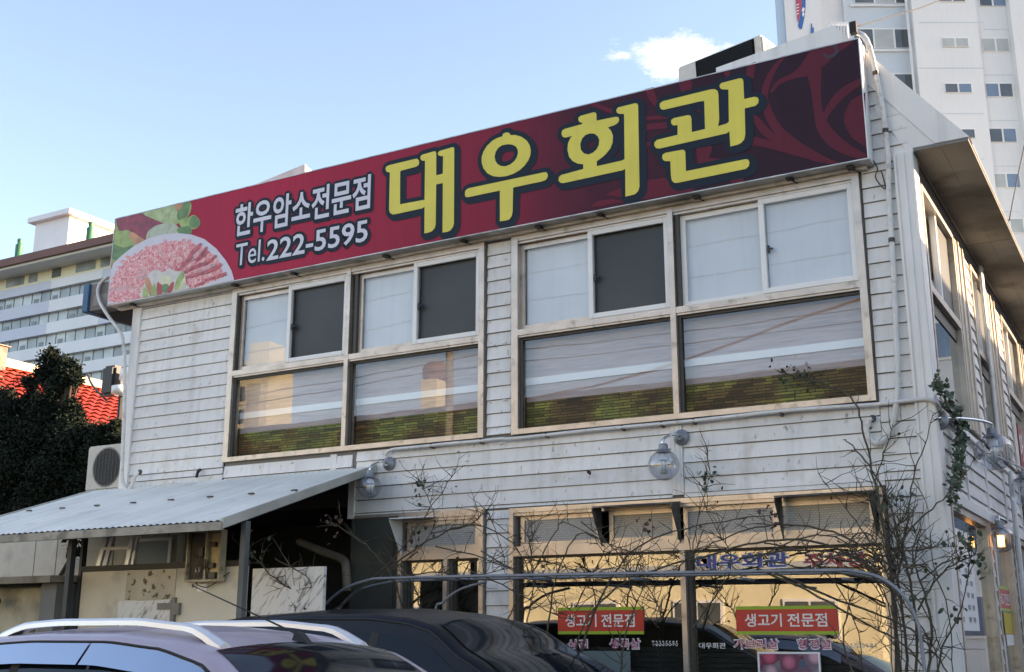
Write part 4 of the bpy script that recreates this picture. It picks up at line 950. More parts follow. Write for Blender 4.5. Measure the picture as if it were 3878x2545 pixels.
for k in (22, 34, 50): MB().tube([pr_[k]-(pr_[k+1]-pr_[k]).normalized()*.02, pr_[k]+(pr_[k+1]-pr_[k]).normalized()*.02], .028, 8).build('strap', m_framed, apipe)
MB().lathe([(0,.02),(.028,.015),(.034,0),(0,0)], 12, Matrix.Translation(pr_[-1]) @ Matrix.Rotation(R(90),4,'X')).build('wall_collar', m_framed, apipe)
ca = crop(1300,1650,3.123); cb = crop(1850,650,1.4877)
hp = [at(*ca(*q),-.065) for q in ((510,235),(515,205),(545,180),(610,160),(900,132),(1250,95),(1550,70),(1870,38))] + [at(*cb(*q),-.065) for q in ((140,1505),(600,1455),(1150,1405),(1700,1345),(2150,1315))] + [at(*cc(*q),-.07) for q in ((1150,720),(1300,703),(1420,695))] + [Vector((XR+.03,-.05,Z(1.86))), Vector((XR+.045,.1,Z(1.82))), Vector((XR+.045,.8,Z(1.80))), Vector((XR+.045,2.2,Z(1.79))), Vector((XR+.045,4.2,Z(1.78)))]
cond = pipe('conduit', spline(hp, 3), .019, m_pvc, 'thin white cable conduit along the bottom of the upper windows', 'conduit')
for q in ((1050,115),(1640,62)):
    c_ = at(*ca(*q),-.05); MB().box(c_.x-.012,c_.x+.012,c_.y-.03,c_.y+.03,c_.z-.03,c_.z+.02).build('clip', m_framed, cond)
for q in ((330,1485),(760,1445),(980,1425),(1160,1408),(1650,1362)):
    c_ = at(*cb(*q),-.05); MB().box(c_.x-.01,c_.x+.01,c_.y-.03,c_.y+.03,c_.z-.025,c_.z+.02).build('clip', m_framed, cond)
ch = crop(0,700,2.231); ci = crop(0,1250,2.231)
lp = [at(*ch(905,780),-.02), at(*ch(850,830),-.05), at(*ch(825,900),-.06), at(*ch(840,980),-.08)] + [at(*ch(*q),-.16) for q in ((870,1040),(930,1130),(1000,1220),(1035,1290),(1045,1400))] + [at(*ci(*q),-.16) for q in ((1052,200),(1055,450),(1050,700),(1040,950),(1033,1150),(1035,1270),(1060,1345),(1085,1350),(1115,1310),(1140,1240),(1185,1200))]
lpp = spline(lp, 5)
pipe('refrigerant_pipe', lpp, .022, m_pvc, 'taped white refrigerant pipe hanging past the left corner of the building')
MB().lathe([(0,.02),(.028,.015),(.034,0),(0,0)], 12, Matrix.Translation(lpp[-1]) @ Matrix.Rotation(R(90),4,'X')).build('wall_collar', m_framed, bpy.data.objects['refrigerant_pipe.001'])
pipe('cable_hook', spline([at(*ci(1690,1180),-.03), at(*ci(1672,1200),-.08), at(*ci(1660,1245),-.08)], 4), .018, m_rubber, 'short black cable stub above the awning sheet', 'cable')
for k, x_ in enumerate((0,.06,.11)):
    pipe('side_cable', spline([(XR+.06,3.55+x_,Z(4.05)), (XR+.06,3.5+x_,Z(3.9)), (XR+.06,3.5+x_,Z(3.0)), (XR+.06,3.48+x_,Z(2.0))], 5), .02, m_pvc, 'thin upright cable in a bundle on the side wall', 'cable')['group'] = 'cable bundle on the side wall'
pipe('downpipe', [(XR+.07,4.2,Z(1.8)),(XR+.07,4.2,.1)], .03, m_pvc, 'slim white downpipe on the side wall past the corner')
wr = pipe('overhead_wire', spline([at(3235,103,-.1), at(3400,55,1.5), at(3560,0,3.0), at(3900,-160,7)], 5), .006, m_rubber, 'dark overhead wire rising from the end of the signboard', 'wire')
MB().box(at(3232,105,-.1).x-.03, at(3232,105,-.1).x+.03, -.13,-.07, at(3232,105,-.1).z-.06, at(3232,105,-.1).z+.05).build('insulator', m_rubber, wr)
pipe('overhead_wire', spline([at(3822,835,6), at(3850,690,8), at(3890,500,10)], 4), .009, m_rubber, 'dark overhead wire dropping to the far end of the eave', 'wire')
pipe('loose_cable', spline([at(*ce(205,205),-.05), at(*ce(240,270),-.05), at(*ce(225,330),-.06), at(*ce(260,390),-.05), at(*ce(300,415),-.05), at(*ce(270,290),-.05)], 6), .006, m_framed, 'thin dark loose cable hanging on the siding by the sign end', 'cable')

# menu poster and notices in the side windows
c35 = crop(3500,1900,2.4206)
mp0, mp1 = atX(*c35(262,500), XR-.02), atX(*c35(490,960), XR-.02)
me_ = MB().box(XR-.024,XR-.02,mp0.y,mp1.y,Z(.04),Z(.90)).build('menu_poster', m_whitev); tag(me_, 'white menu poster with green edges inside the side window', 'menu')
MB().box(XR-.019,XR-.018,mp0.y,mp0.y+.05,Z(.04),Z(.90)).build('border', mat('poster_green', (.03,.30,.20), .5), me_)
m_ink = mat('ink_grey', (.22,.23,.24), .6)
for i in range(6):
    z = Z(.66-.105*i); k_ = MB()
    for (u0, n_) in ((.12,4),(.55,3),(.78,3)):
        for j in range(n_): k_.box(XR-.0195,XR-.0185,mp0.y+u0+j*.05,mp0.y+u0+j*.05+.03,z-.02-.01*(j%2),z+.02)
    k_.build('print_line', m_ink, me_)['kind'] = 'stuff'
g0 = atX(*c35(655,720), XR-.04); g1_ = atX(*c35(775,860), XR-.04)
st = MB().box(XR-.026,XR-.024,g0.y,g1_.y,Z(.245),Z(.50)).build('window_sticker', m_redv); tag(st, 'red and green banner sticker on the side window above a yellow strip', 'sticker', 'red banner stickers on the shop glass')
MB().box(XR-.0235,XR-.023,g0.y,g1_.y,Z(.47),Z(.50)).box(XR-.0235,XR-.023,g0.y,g1_.y,Z(.245),Z(.275)).build('border', m_greenv, st)
text_mesh('생고기전문점', .015, (g0.y+.08, g1_.y-.08, Z(.31), Z(.43)), XR-.0225, 'lettering', m_whitev, st, 'side')
ye = MB().box(XR-.026,XR-.024,g0.y+.2,g1_.y-.05,Z(.02),Z(.23)).build('yellow_notice', mat('paper_yellow', (.60,.45,.04), .6)); tag(ye, 'yellow paper notice under the side window sticker', 'notice')
nw = MB().box(XR-.026,XR-.024,g0.y+.25,g1_.y-.02,Z(-.1),Z(.01)).build('white_notice', m_whitev); tag(nw, 'small white paper notice below the yellow one on the side window', 'notice')
bn = empty('vertical_banner', (XR+.08, 5.4, Z(1.0)), 'dark red vertical banner with white letters on the side wall', 'banner')
MB().box(XR+.055,XR+.07,5.45,5.85,Z(.9),Z(2.55)).build('cloth', mat('banner_red', (.32,.05,.06), .6), bn)
for i, wd in enumerate('아이'): text_mesh(wd, .02, (5.50,5.80,Z(2.1-.5*i),Z(2.45-.5*i)), XR+.0715, 'lettering', m_whitev, bn, 'side')
# ------------------------------------------------------------------ pergola of bent pipe
per = empty('pipe_pergola', (-4, -.9, 0), 'bent galvanised pipe pergola frame overgrown with bare vines before the shop window', 'pergola')
F2 = 1.6294
def v2(x, y, Y): return at(x*F2, y*F2, Y)
for (yy, dx_, dz_) in ((-1.05, 0, 0), (-.55, 40, 6)):
    L_ = [v2(730+dx_,1470,yy), v2(745+dx_,1420,yy), v2(790+dx_,1375,yy), v2(850+dx_,1350+dz_,yy), v2(930+dx_,1343+dz_,yy), v2(1400,1334+dz_,yy), v2(1900,1326+dz_,yy), v2(1985,1328+dz_,yy), v2(2050,1345+dz_,yy), v2(2100,1385,yy), v2(2130,1440,yy), v2(2142,1500,yy)]
    P_ = [Vector((L_[0].x-.02, yy, 0)), Vector((L_[0].x-.01, yy, .9))] + L_ + [Vector((L_[-1].x+.02, yy, .8)), Vector((L_[-1].x+.03, yy, 0))]
    MB().tube(spline(P_, 6), .0135, 10).build('arch_pipe', m_greysteel, per, smooth=True)
for x in (1010,1230,1470,1720,1960):
    a, b_ = v2(x,1345 if x > 850 else 1380,-1.05), v2(x,1345 if x > 850 else 1380,-1.05)
    b_ = Vector((a.x-.05, -.55, a.z+.01)); MB().tube([a, b_], .012, 8).build('cross_pipe', m_greysteel, per, smooth=True)
rr_ = [v2(1010,1440,-.8), v2(1030,1400,-.8), v2(1070,1370,-.8), v2(1130,1352,-.8)]
MB().tube(spline([Vector((rr_[0].x,-.8,.6))]+rr_, 5), .013, 8).build('arch_pipe', m_greysteel, per, smooth=True)

# ------------------------------------------------------------------ climbing roses (bare stems, few leaves)
m_stem = mat('vine_stem', (.075,.062,.042), .85, var=.4, scale=20)
m_leaf = mat('vine_leaf', (.035,.065,.028), .5, var=.5, scale=20)
m_leafb = mat('vine_leaf_dry', (.075,.032,.022), .7, var=.5, scale=20)
rg = random.Random(11)
def rose(name, label, stems, twigs, leafspots, seed, leafm=m_leaf, tw_len=.30):
    g = random.Random(seed); o = empty(name, (0,0,0), label, 'climbing plant', 'climbing roses along the shop front')
    st_ = MB(); paths = []
    for (pts, r0, r1) in stems:
        P_ = spline(pts, 5)
        P_ = [p + Vector((g.uniform(-.008,.008), g.uniform(-.012,.012), g.uniform(-.008,.008))) for p in P_]
        st_.tube(P_, r0, 5, r1); paths.append(P_)
    tips = []
    for _ in range(twigs):
        P_ = g.choice(paths); i = g.randrange(len(P_)//6, len(P_)-1); p = P_[i]
        d = (P_[i+1]-p).normalized(); 
        d = (d*g.uniform(-.2,.7) + Vector((g.uniform(-1,1), g.uniform(-.45,.35), g.uniform(-.25,1.1)))).normalized()
        q = [p]; L = tw_len*g.uniform(.35,1.2)
        for s_ in range(4):
            d = (d + Vector((g.uniform(-.35,.35), g.uniform(-.2,.2), g.uniform(-.32,.36)))).normalized(); nx_ = q[-1] + d*L/4
            if nx_.y > -.06: nx_.y = -.06 - g.random()*.03
            q.append(nx_)
        st_.tube(q, .0042, 4, .0016)
        if g.random() < .6:
            j = g.randrange(1,4); e_ = [q[j]]; d2 = Vector((g.uniform(-1,1), g.uniform(-.3,.2), g.uniform(-.1,1))).normalized()
            for s_ in range(3): d2 = (d2 + Vector((g.uniform(-.4,.4),0,g.uniform(-.4,.4)))).normalized(); e_.append(e_[-1]+d2*L/7)
            st_.tube(e_, .003, 4, .0013)
        tips.append(q[-1])
    st_.build('stems', m_stem, o)
    lf = MB(); lb = MB()
    def leaf(M_, p, s_):
        n_ = Vector((g.uniform(-1,1), g.uniform(-1,.1), g.uniform(-.5,1))).normalized(); t = n_.orthogonal().normalized()
        t = (Matrix.Rotation(g.uniform(0,6.28),3,n_) @ t); b_ = n_.cross(t)
        M_.add([p, p+t*s_*.35+b_*s_*.33+n_*s_*.06, p+t*s_*.75+b_*s_*.26, p+t*s_*1.05, p+t*s_*.75-b_*s_*.26, p+t*s_*.35-b_*s_*.33+n_*s_*.06], [(0,1,2,3),(0,3,4,5)])
    for (c, rad, n_, s_, dry) in leafspots:
        for _ in range(n_):
            p = Vector(c) + Vector((g.gauss(0,rad), g.gauss(0,rad*.4), g.gauss(0,rad)))
            if p.y > -.05: p.y = -.05
            leaf(lb if dry else lf, p, s_*g.uniform(.6,1.2))
    for p in tips:
        if g.random() < .10: leaf(lb if g.random() < .6 else lf, p, .035)
    if lf.v: lf.build('leaves', leafm, o)
    if lb.v: lb.build('leaves', m_leafb, o)
    return o
def S(pts, Y0, Y1, r0=.011, r1=.004):
    n_ = len(pts); return ([v2(x, y, Y0+(Y1-Y0)*i/(n_-1)) for i, (x, y) in enumerate(pts)], r0, r1)
right = [S([(2110,1600),(2105,1480),(2090,1380),(2062,1250),(2040,1150),(2010,1020),(1990,940),(1950,905),(1880,882),(1805,862)],-.5,-.12,.012,.006),
 S([(2128,1600),(2130,1450),(2110,1330),(2085,1235),(2060,1150),(2020,1080),(1985,1040),(1960,1020)],-.55,-.1,.012,.005),
 S([(2085,1600),(2080,1400),(2072,1300),(2130,1215),(2190,1160),(2245,1095)],-.5,-.35,.012,.004),
 S([(2100,1400),(2010,1310),(1880,1255),(1760,1262),(1650,1290),(1500,1332),(1400,1395),(1345,1480),(1330,1600)],-.5,-.9,.011,.006),
 S([(2080,1320),(1960,1245),(1830,1218),(1740,1232),(1640,1272),(1560,1330)],-.45,-.8,.010,.004),
 S([(1760,1322),(1880,1375),(2000,1440),(2100,1500),(2160,1570)],-1.05,-.7,.010,.006),
 S([(1800,1330),(1950,1395),(2070,1440),(2140,1480),(2200,1560)],-.9,-.6,.010,.006),
 S([(1720,1300),(1850,1278),(1990,1295),(2080,1345),(2150,1420),(2190,1520)],-.8,-.6,.009,.004),
 S([(2135,1420),(2180,1340),(2240,1300),(2290,1285)],-.5,-.3,.009,.004),
 S([(2140,1350),(2190,1310),(2230,1296),(2270,1290)],-.4,-.3,.008,.003),
 S([(2075,1340),(2045,1200),(2035,1120),(2060,1040),(2075,985)],-.4,-.15,.009,.003),
 S([(2090,1330),(2110,1200),(2125,1100),(2150,1030),(2170,960)],-.4,-.15,.009,.003),
 S([(2060,1330),(2000,1225),(1950,1160),(1915,1120)],-.45,-.2,.008,.002),
 S([(2100,1300),(2050,1180),(1990,1150),(1900,1100)],-.4,-.2,.007,.002),
 S([(2150,1600),(2165,1480),(2150,1380),(2120,1290),(2140,1230)],-.6,-.4,.013,.005),
 S([(2175,1600),(2190,1500),(2230,1430),(2250,1340),(2262,1240)],-.6,-.3,.009,.003),
 S([(2000,1600),(1960,1500),(1975,1400),(2010,1340)],-.9,-.7,.008,.004),
 S([(2060,1290),(2150,1275),(2230,1270)],-.4,-.3,.007,.002)]
for k in range(7):
    x0, x1 = rg.uniform(1700,2100), rg.uniform(1900,2200); right.append(S([(x0,1300+rg.uniform(-40,30)),((x0+x1)/2,1290+rg.uniform(-50,60)),(x1,1400+rg.uniform(-40,60)),(x1+rg.uniform(10,40),1562)],-.9,-.5,.007,.004))
for k in range(8):
    x0 = rg.uniform(2040,2120); right.append(S([(x0,1345+rg.uniform(-20,30)),(x0+rg.uniform(-25,20),1260),(x0+rg.uniform(-60,40),1170+rg.uniform(-30,40))],-.45,-.2,.006,.002))
lsp = [(v2(1830,865,-.13),.06,24,.055,False),(v2(1880,885,-.13),.05,20,.055,False),(v2(2245,1270,-.3),.07,26,.06,False),(v2(2265,1310,-.3),.06,22,.06,False),(v2(2085,1150,-.2),.05,14,.05,False),(v2(2050,1160,-.3),.06,10,.05,False),(v2(1950,1300,-.7),.12,10,.05,True),(v2(2150,1350,-.5),.1,10,.05,False),(v2(1800,1195,-.3),.06,8,.05,True),(v2(2220,1430,-.4),.05,8,.055,False)]
rose('climbing_rose', 'bare tangled climbing rose fanning up the building corner from the pergola', right, 330, lsp, 5)
mid = [S([(1335,1600),(1360,1480),(1395,1395),(1450,1300),(1540,1245),(1680,1212),(1800,1195)],-.9,-.35,.013,.004),
 S([(1255,1600),(1275,1450),(1290,1350),(1330,1260),(1360,1240),(1440,1290),(1470,1380),(1530,1460)],-.8,-.7,.009,.003),
 S([(1220,1480),(1240,1370),(1235,1290),(1230,1225),(1300,1190)],-.7,-.3,.007,.003),
 S([(1175,1450),(1215,1370),(1290,1240),(1310,1215),(1380,1250),(1420,1330)],-.6,-.5,.007,.003),
 S([(1120,1280),(1210,1330),(1330,1345),(1420,1320),(1500,1310)],-.9,-.9,.007,.003),
 S([(1090,1325),(1190,1370),(1290,1430),(1345,1440)],-1.0,-.8,.007,.003),
 S([(1440,1600),(1450,1500),(1480,1400),(1510,1330)],-.9,-.8,.008,.004),
 S([(1610,1460),(1660,1390),(1690,1340),(1700,1290),(1660,1220),(1640,1180)],-.8,-.4,.008,.003),
 S([(1540,1440),(1520,1390),(1480,1340),(1400,1300)],-.9,-.8,.006,.003),
 S([(1350,1210),(1440,1275),(1560,1285),(1650,1270)],-.6,-.7,.006,.003),
 S([(1640,1330),(1610,1280),(1630,1180),(1650,1105),(1640,1060)],-.5,-.1,.006,.002)]
lsp = [(v2(1645,1108,-.1),.05,12,.055,False),(v2(1380,1325,-.9),.06,10,.05,True),(v2(1505,1215,-.6),.05,8,.05,True),(v2(1265,1335,-.8),.05,6,.045,True),(v2(1378,1100,-.06),.02,2,.05,True),(v2(1790,1200,-.4),.07,10,.05,True)]
rose('climbing_rose', 'bare arching rose stems in front of the shop window stickers', mid, 200, lsp, 6)
left = [S([(755,1440),(700,1385),(640,1345),(585,1290),(560,1270)],-1.3,-1.6,.009,.005),
 S([(760,1430),(860,1350),(940,1270),(1000,1180),(1040,1125),(1055,1090)],-.9,-.15,.009,.003),
 S([(940,1440),(920,1360),(880,1300),(830,1250),(770,1215)],-.8,-1.2,.010,.004),
 S([(860,1360),(960,1280),(1050,1230),(1120,1222),(1190,1262),(1235,1340)],-.9,-.6,.010,.004),
 S([(1000,1240),(1090,1220),(1130,1190),(1150,1230),(1180,1330)],-.3,-.4,.007,.003),
 S([(880,1340),(960,1290),(1010,1210),(980,1120),(985,1080)],-.5,-.08,.006,.003),
 S([(980,1440),(965,1370),(930,1310)],-.8,-.9,.010,.006),
 S([(660,1330),(690,1380),(740,1430)],-1.4,-1.3,.008,.004),
 S([(640,1300),(720,1350),(690,1420),(670,1460)],-1.5,-1.3,.006,.003),
 S([(1010,1270),(1100,1290),(1200,1330),(1270,1380),(1330,1420)],-.7,-1.0,.007,.003),
 S([(890,1350),(1000,1330),(1080,1340),(1180,1320)],-1.0,-1.0,.007,.004)]
lsp = [(v2(972,1135,-.1),.05,18,.05,False),(v2(975,1165,-.1),.05,10,.05,False),(v2(780,1220,-1.2),.07,18,.05,True),(v2(600,1290,-1.6),.06,16,.05,False),(v2(975,1240,-.5),.07,12,.05,True),(v2(1060,1130,-.3),.05,5,.04,False)]
rose('climbing_rose', 'bare rose stems climbing beside the awning and shop doorway', left, 200, lsp, 8)
# leafy vine on the building corner
vin = [S([(2190,1130),(2225,1060),(2230,1000),(2200,930),(2180,890)],.1,.05,.008,.003), S([(2230,1140),(2215,1080),(2235,1020),(2215,960),(2190,910)],.25,.1,.006,.002)]
vv = []
for (pts, r0, r1) in vin: vv.append(([Vector((XR+.09, .25+.1*i, p.z)) for i, p in enumerate(pts)][::1], r0, r1))
vo = empty('corner_vine', (XR+.08,.2,Z(1.0)), 'dark leafy vine hanging on the building corner below the conduit', 'climbing plant')
g = random.Random(4); stv = MB(); lfv = MB()
for j in range(3):
    P_ = [atX(x*F2, y*F2, XR+.09) for x, y in ((2172,895),(2200,935),(2228,985),(2225,1040),(2218,1090),(2205,1150))]
    P_ = [p + Vector((0, g.uniform(-.06,.06), g.uniform(-.03,.03))) for p in spline(P_, 4)]
    stv.tube(P_, .007, 5, .003)
    for p in P_:
        for _ in range(7):
            c_ = p + Vector((g.uniform(0,.05), g.gauss(0,.07), g.gauss(0,.05))); s_ = g.uniform(.035,.07)
            n_ = Vector((g.uniform(-.2,1), g.uniform(-1,.3), g.uniform(-.3,1))).normalized(); t = Matrix.Rotation(g.uniform(0,6.28),3,n_) @ n_.orthogonal().normalized(); b_ = n_.cross(t)
            lfv.add([c_, c_+t*s_*.4+b_*s_*.4, c_+t*s_, c_+t*s_*.4-b_*s_*.4], [(0,1,2,3)])
stv.build('stems', m_stem, vo); lfv.build('leaves', m_leaf, vo)
# porch ivy stays dark: small clump on the awning post

# ------------------------------------------------------------------ cars
def make_car(name, label, paint, P, loc, rz):
    root = empty(name, (0,0,0), label, 'car')
    L, Wd, H = P['L'], P['W'], P['H']; hw = Wd/2; zb = P['belt']
    top = P['top']                     # (x, z) from tail to nose, cabin outline
    bodyp = P['body']                  # (x, z) upper edge of the lower body, tail to nose
    def interp(tab, x):
        if x <= tab[0][0]: return tab[0][1]
        for (a, za), (b, zb_) in zip(tab, tab[1:]):
            if x <= b:
                t = (x-a)/(b-a); t = t*t*(3-2*t)*.35 + t*.65
                return za + (zb_-za)*t
        return tab[-1][1]
    def plan(x):                       # half width in plan
        t = abs(x)/(L/2); return hw*(1 - .16*max(0, (t-.62)/.38)**2.2)
    # lower body
    b = MB(); n = 44; ring = None
    def sec(x):
        w_ = plan(x); zt = interp(bodyp, x); crown = .05 if x > P['cowl'] else .0
        zl = .26 + .10*max(0, (abs(x)/(L/2)-.8)/.2)
        return [(0,zl),(w_*.8,zl),(w_*.97,zl+.06),(w_,.52),(w_*1.0,.72),(w_*.985,zt-.10),(w_*.95,zt-.03),(w_*.84,zt+crown*.3),(w_*.5,zt+crown*.8),(0,zt+crown)]
    xs = [-L/2 + L*i/n for i in range(n+1)]
    for i, x in enumerate(xs):
        s_ = sec(x); full = [(y, z) for y, z in s_] + [(-y, z) for y, z in s_[::-1][1:-1]]
        b.v += [(x, y, z) for y, z in full]
        m = len(full)
        if i: b.f += [((i-1)*m+k, (i-1)*m+(k+1)%m, i*m+(k+1)%m, i*m+k) for k in range(m)]
    b.f += [tuple(range(m))[::-1], tuple(range(n*m, (n+1)*m))]
    b.build('body', paint, root, smooth='angle', fixn=True)
    # cabin shell
    rw = P['roofw']/2
    def side_y(z, x):
        t = max(0, min(1, (z-zb)/(H-zb))); return plan(x)*.955 + (rw - hw*.955)*t**1.25
    def csec(x):
        zt = interp(top, x); pts = []
        zt = max(zt, zb+.002)
        zs = max(zb, zt-.055)
        for k in range(6): z = zb + (zs-zb)*k/5; pts.append((side_y(z, x), z))
        ye = side_y(zs, x)
        for k in range(1, 5):
            a = k/4*math.pi/2; rad = min(.055, zt-zb)
            pts.append((ye - .075*(1-math.cos(a)), zs + (zt-zs)*math.sin(a)*.9))
        y5 = pts[-1][0]; z5 = pts[-1][1]; cr_ = .045*min(1, (zt-zb)/(H-zb)+.1)
        for k in range(1, 7): t = k/6; pts.append((y5*(1-t), z5 + cr_*(1-(1-t)**2)))
        return pts
    cb = MB(); n = 60; x0, x1 = top[0][0], top[-1][0]
    xs = [x0 + (x1-x0)*i/n for i in range(n+1)]
    for i, x in enumerate(xs):
        s_ = csec(x); full = s_ + [(-y, z) for y, z in s_[::-1][1:]]
        cb.v += [(x, y, z) for y, z in full]; m = len(full)
        if i: cb.f += [((i-1)*m+k, (i-1)*m+k+1, i*m+k+1, i*m+k) for k in range(m-1)]
    cabin = cb.build('cabin', paint, root, smooth='angle', fixn=True)
    # windscreen and rear window: patches of the same surface lifted a little
    def surf(x, f):        # f in -1..1 across the top skin
        s_ = csec(x)[9:]; ym = s_[0][0]; y = abs(f)*ym
        t = 1 - y/ym; z5 = s_[0][1]; zc = s_[-1][1]
        return Vector((x, (1 if f >= 0 else -1)*y, z5 + (zc-z5)*(1-(1-t)**2)))
    def patch(xa, xb, nm, fr=.93, off=.006):
        g_ = MB()
        def fn(u, v):
            p = surf(xa + (xb-xa)*u, (v*2-1)*fr); e_ = .01
            q = surf(xa+(xb-xa)*u+e_, (v*2-1)*fr) - p; nrm = Vector((-q.z, 0, q.x)).normalized()
            return p + nrm*off
        g_.grid(fn, 14, 16); return g_.build(nm, m_carglass_solid, root, smooth=True, fixn=True)
    patch(P['ws'][0], P['ws'][1], 'windscreen'); patch(P['rw'][0], P['rw'][1], 'rear_window', .86)
    for s_ in (1, -1):
        for (xa, xb) in P['sidewin']:
            g_ = MB()
            def fn(u, v):
                x = xa + (xb-xa)*u; zt = interp(top, x) - P['wtop']; z0 = zb + .035
                z = z0 + max(.004, zt-z0)*v
                return Vector((x, s_*(side_y(z, x)+.006), z))
            g_.grid(fn, 12, 6); g_.build('side_window', m_carglass_solid, root, smooth=True, fixn=True)
        if P.get('visor'):
            for (xa, xb) in P['visor']:
                g_ = MB()
                def fn(u, v):
                    x = xa + (xb-xa)*u; zt = interp(top, x) - .052; z0 = interp(top, x) - .155
                    z = z0 + (zt-z0)*v
                    return Vector((x, s_*(side_y(z, x)+.014+.030*(1-v)), z))
                g_.grid(fn, 14, 4); g_.build('window_visor', m_visor, root, smooth=True, fixn=True)
        # dark gutter line along the roof edge
        pts = [Vector((x, s_*(side_y(interp(top, x)-.052, x)+.002), interp(top, x)-.045)) for x in [P['gut'][0] + (P['gut'][1]-P['gut'][0])*i/30 for i in range(31)]]
        MB().tube(pts, .007, 6).build('roof_gutter', m_rubber, root)
        if P.get('rail'):
            xa, xb, yr = P['rail']; N_ = 26; g_ = MB()
            for i in range(N_+1):
                t = i/N_; x = xa + (xb-xa)*t; zc = interp(top, x); e_ = min(1, min(t, 1-t)/.16); lift = .055*math.sin(e_*math.pi/2)
                wd = .026 + .016*(1-e_); th = .030 + .012*(1-e_)
                y = s_*yr; zz_ = zc - .012 + lift
                g_.v += [(x,y-wd,zz_-.006),(x,y+wd,zz_-.006),(x,y+wd*.9,zz_+th*.6),(x,y+wd*.4,zz_+th),(x,y-wd*.4,zz_+th),(x,y-wd*.9,zz_+th*.6)]
                if i: g_.f += [((i-1)*6+k,(i-1)*6+(k+1)%6,i*6+(k+1)%6,i*6+k) for k in range(6)]
            g_.f += [(5,4,3,2,1,0), tuple(range(N_*6, N_*6+6))]
            rl = g_.build('roof_rail', m_rail, root, smooth='angle', fixn=True)
            for xe in (xa+.14, xb-.14):
                MB().box(xe-.10,xe+.10,s_*yr-.02,s_*yr+.02,interp(top,xe)-.03,interp(top,xe)+.012).build('rail_foot', m_rubber, rl)
        # mirrors, lamps, wheels
        xm = P['cowl'] - .28
        mi = MB().lathe([(0,-.11),(.07,-.09),(.09,0),(.07,.09),(0,.11)], 14, Matrix.Translation((xm, s_*(hw+.09), zb+.10)) @ Matrix.Diagonal((.7,1,.8,1)) @ Matrix.Rotation(R(90),4,'X')).build('mirror', paint, root, smooth=True)
        MB().box(xm-.02,xm+.03,min(s_*(hw-.04),s_*(hw+.06)),max(s_*(hw-.04),s_*(hw+.06)),zb+.02,zb+.06).build('mirror_arm', m_rubber, mi)
        MB().lathe([(0,.03),(.09,.02),(.12,0),(0,0)], 14, Matrix.Translation((L/2-.10, s_*hw*.66, .72)) @ Matrix.Rotation(R(80),4,'Y')).build('headlight', m_chrome, root, smooth=True)
        MB().box(-L/2-.005,-L/2+.06,min(s_*hw*.5,s_*hw*.82),max(s_*hw*.5,s_*hw*.82),.72,.98).build('tail_light', mat('tail_red', (.3,.01,.01), .2), root, bevel=.02)
        for xw in (L*.285, -L*.285):
            T_ = Matrix.Translation((xw, s_*(hw-.11), .34)) @ Matrix.Rotation(R(90),4,'X')
            ty = MB().lathe([(.20,-.11),(.32,-.115),(.345,-.07),(.345,.07),(.32,.115),(.20,.11)], 26, T_).build('wheel', m_rubber, root, smooth='angle')
            MB().lathe([(0,-.118*1),(.06,-.12),(.19,-.09),(.215,-.112)], 20, T_ @ Matrix.Diagonal((1,1,s_,1))).build('rim', m_chrome, ty, smooth='angle')
    for (xa, xb) in P['pillar']:
        for s_ in (1,-1):
            g_ = MB()
            def fn(u, v):
                x = xa+(xb-xa)*u; z = zb+.03+(interp(top,x)-P['wtop']-zb-.03)*v
                return Vector((x, s_*(side_y(z,x)+.0075), z))
            g_.grid(fn, 2, 5); g_.build('door_pillar', m_rubber, root)
    MB().box(L/2-.06,L/2+.012,-.5,.5,.50,.66).build('grille', m_black, root)
    MB().box(L/2-.10,L/2+.03,-hw*.82,hw*.82,.28,.46).build('bumper', paint, root, bevel=.03)
    MB().box(-L/2-.03,-L/2+.08,-hw*.82,hw*.82,.30,.52).build('bumper', paint, root, bevel=.03)
    if P.get('antenna'):
        ax_, tip = P['antenna']; zc = interp(top, ax_)+.04
        an = MB().prism([(ax_+.06,-.022,zc-.012),(ax_-.06,-.022,zc-.012),(ax_-.045,-.012,zc+.05),(ax_-.01,-.012,zc+.04)], (0,.044,0)).build('antenna_base', m_rubber, root, fixn=True)
        MB().tube([(ax_-.03,0,zc+.035),(ax_+tip[0],0,zc+tip[1])], .0055, 6, .003).lathe([(0,-.012),(.007,0),(0,.012)],6,Matrix.Translation((ax_+tip[0],0,zc+tip[1]))).build('antenna_rod', m_rubber, an)
    root.location = loc; root.rotation_euler = (0, 0, rz)
    return root
m_carglass_solid = mat('car_glass_dark', (.004,.007,.012), .06, spec=.2)
m_visor = mat('visor_chrome', (.42,.46,.53), .12, metal=1)
m_rail = mat('rail_silver', (.70,.70,.72), .28, metal=.35, coat=.3)
m_mauve = mat('paint_mauve', (.43,.355,.41), .38, metal=.25, coat=.3, var=.05, scale=6)
m_blackp = mat('paint_black', (.006,.007,.010), .3, metal=.0, spec=.2)
SUV = dict(L=4.55, W=1.80, H=1.63, belt=1.03, roofw=1.30, cowl=1.05, wtop=.125,
  top=[(-2.18,1.03),(-2.06,1.30),(-1.88,1.52),(-1.55,1.585),(-.9,1.615),(-.3,1.615),(.10,1.585),(.42,1.525),(.75,1.37),(1.40,1.03)],
  body=[(-2.28,.70),(-2.2,1.0),(-2.0,1.04),(1.0,1.04),(1.5,.98),(2.0,.88),(2.22,.72),(2.28,.55)],
  ws=(.40,1.30), rw=(-2.15,-1.80), sidewin=[(-1.75,-1.0),(-.93,-.06),(.02,.92)], visor=[(-1.72,-.42),(-.40,.62)], gut=(-1.8,.80), rail=(-1.45,.36,.50), pillar=[(-1.0,-.93),(-.06,.02)], antenna=(.38,(-.86,.30)))
make_car('mauve_suv', 'mauve sport utility car with silver roof rails and a long roof antenna', m_mauve, SUV, (-4.38,-5.12,.0), R(-4.5))
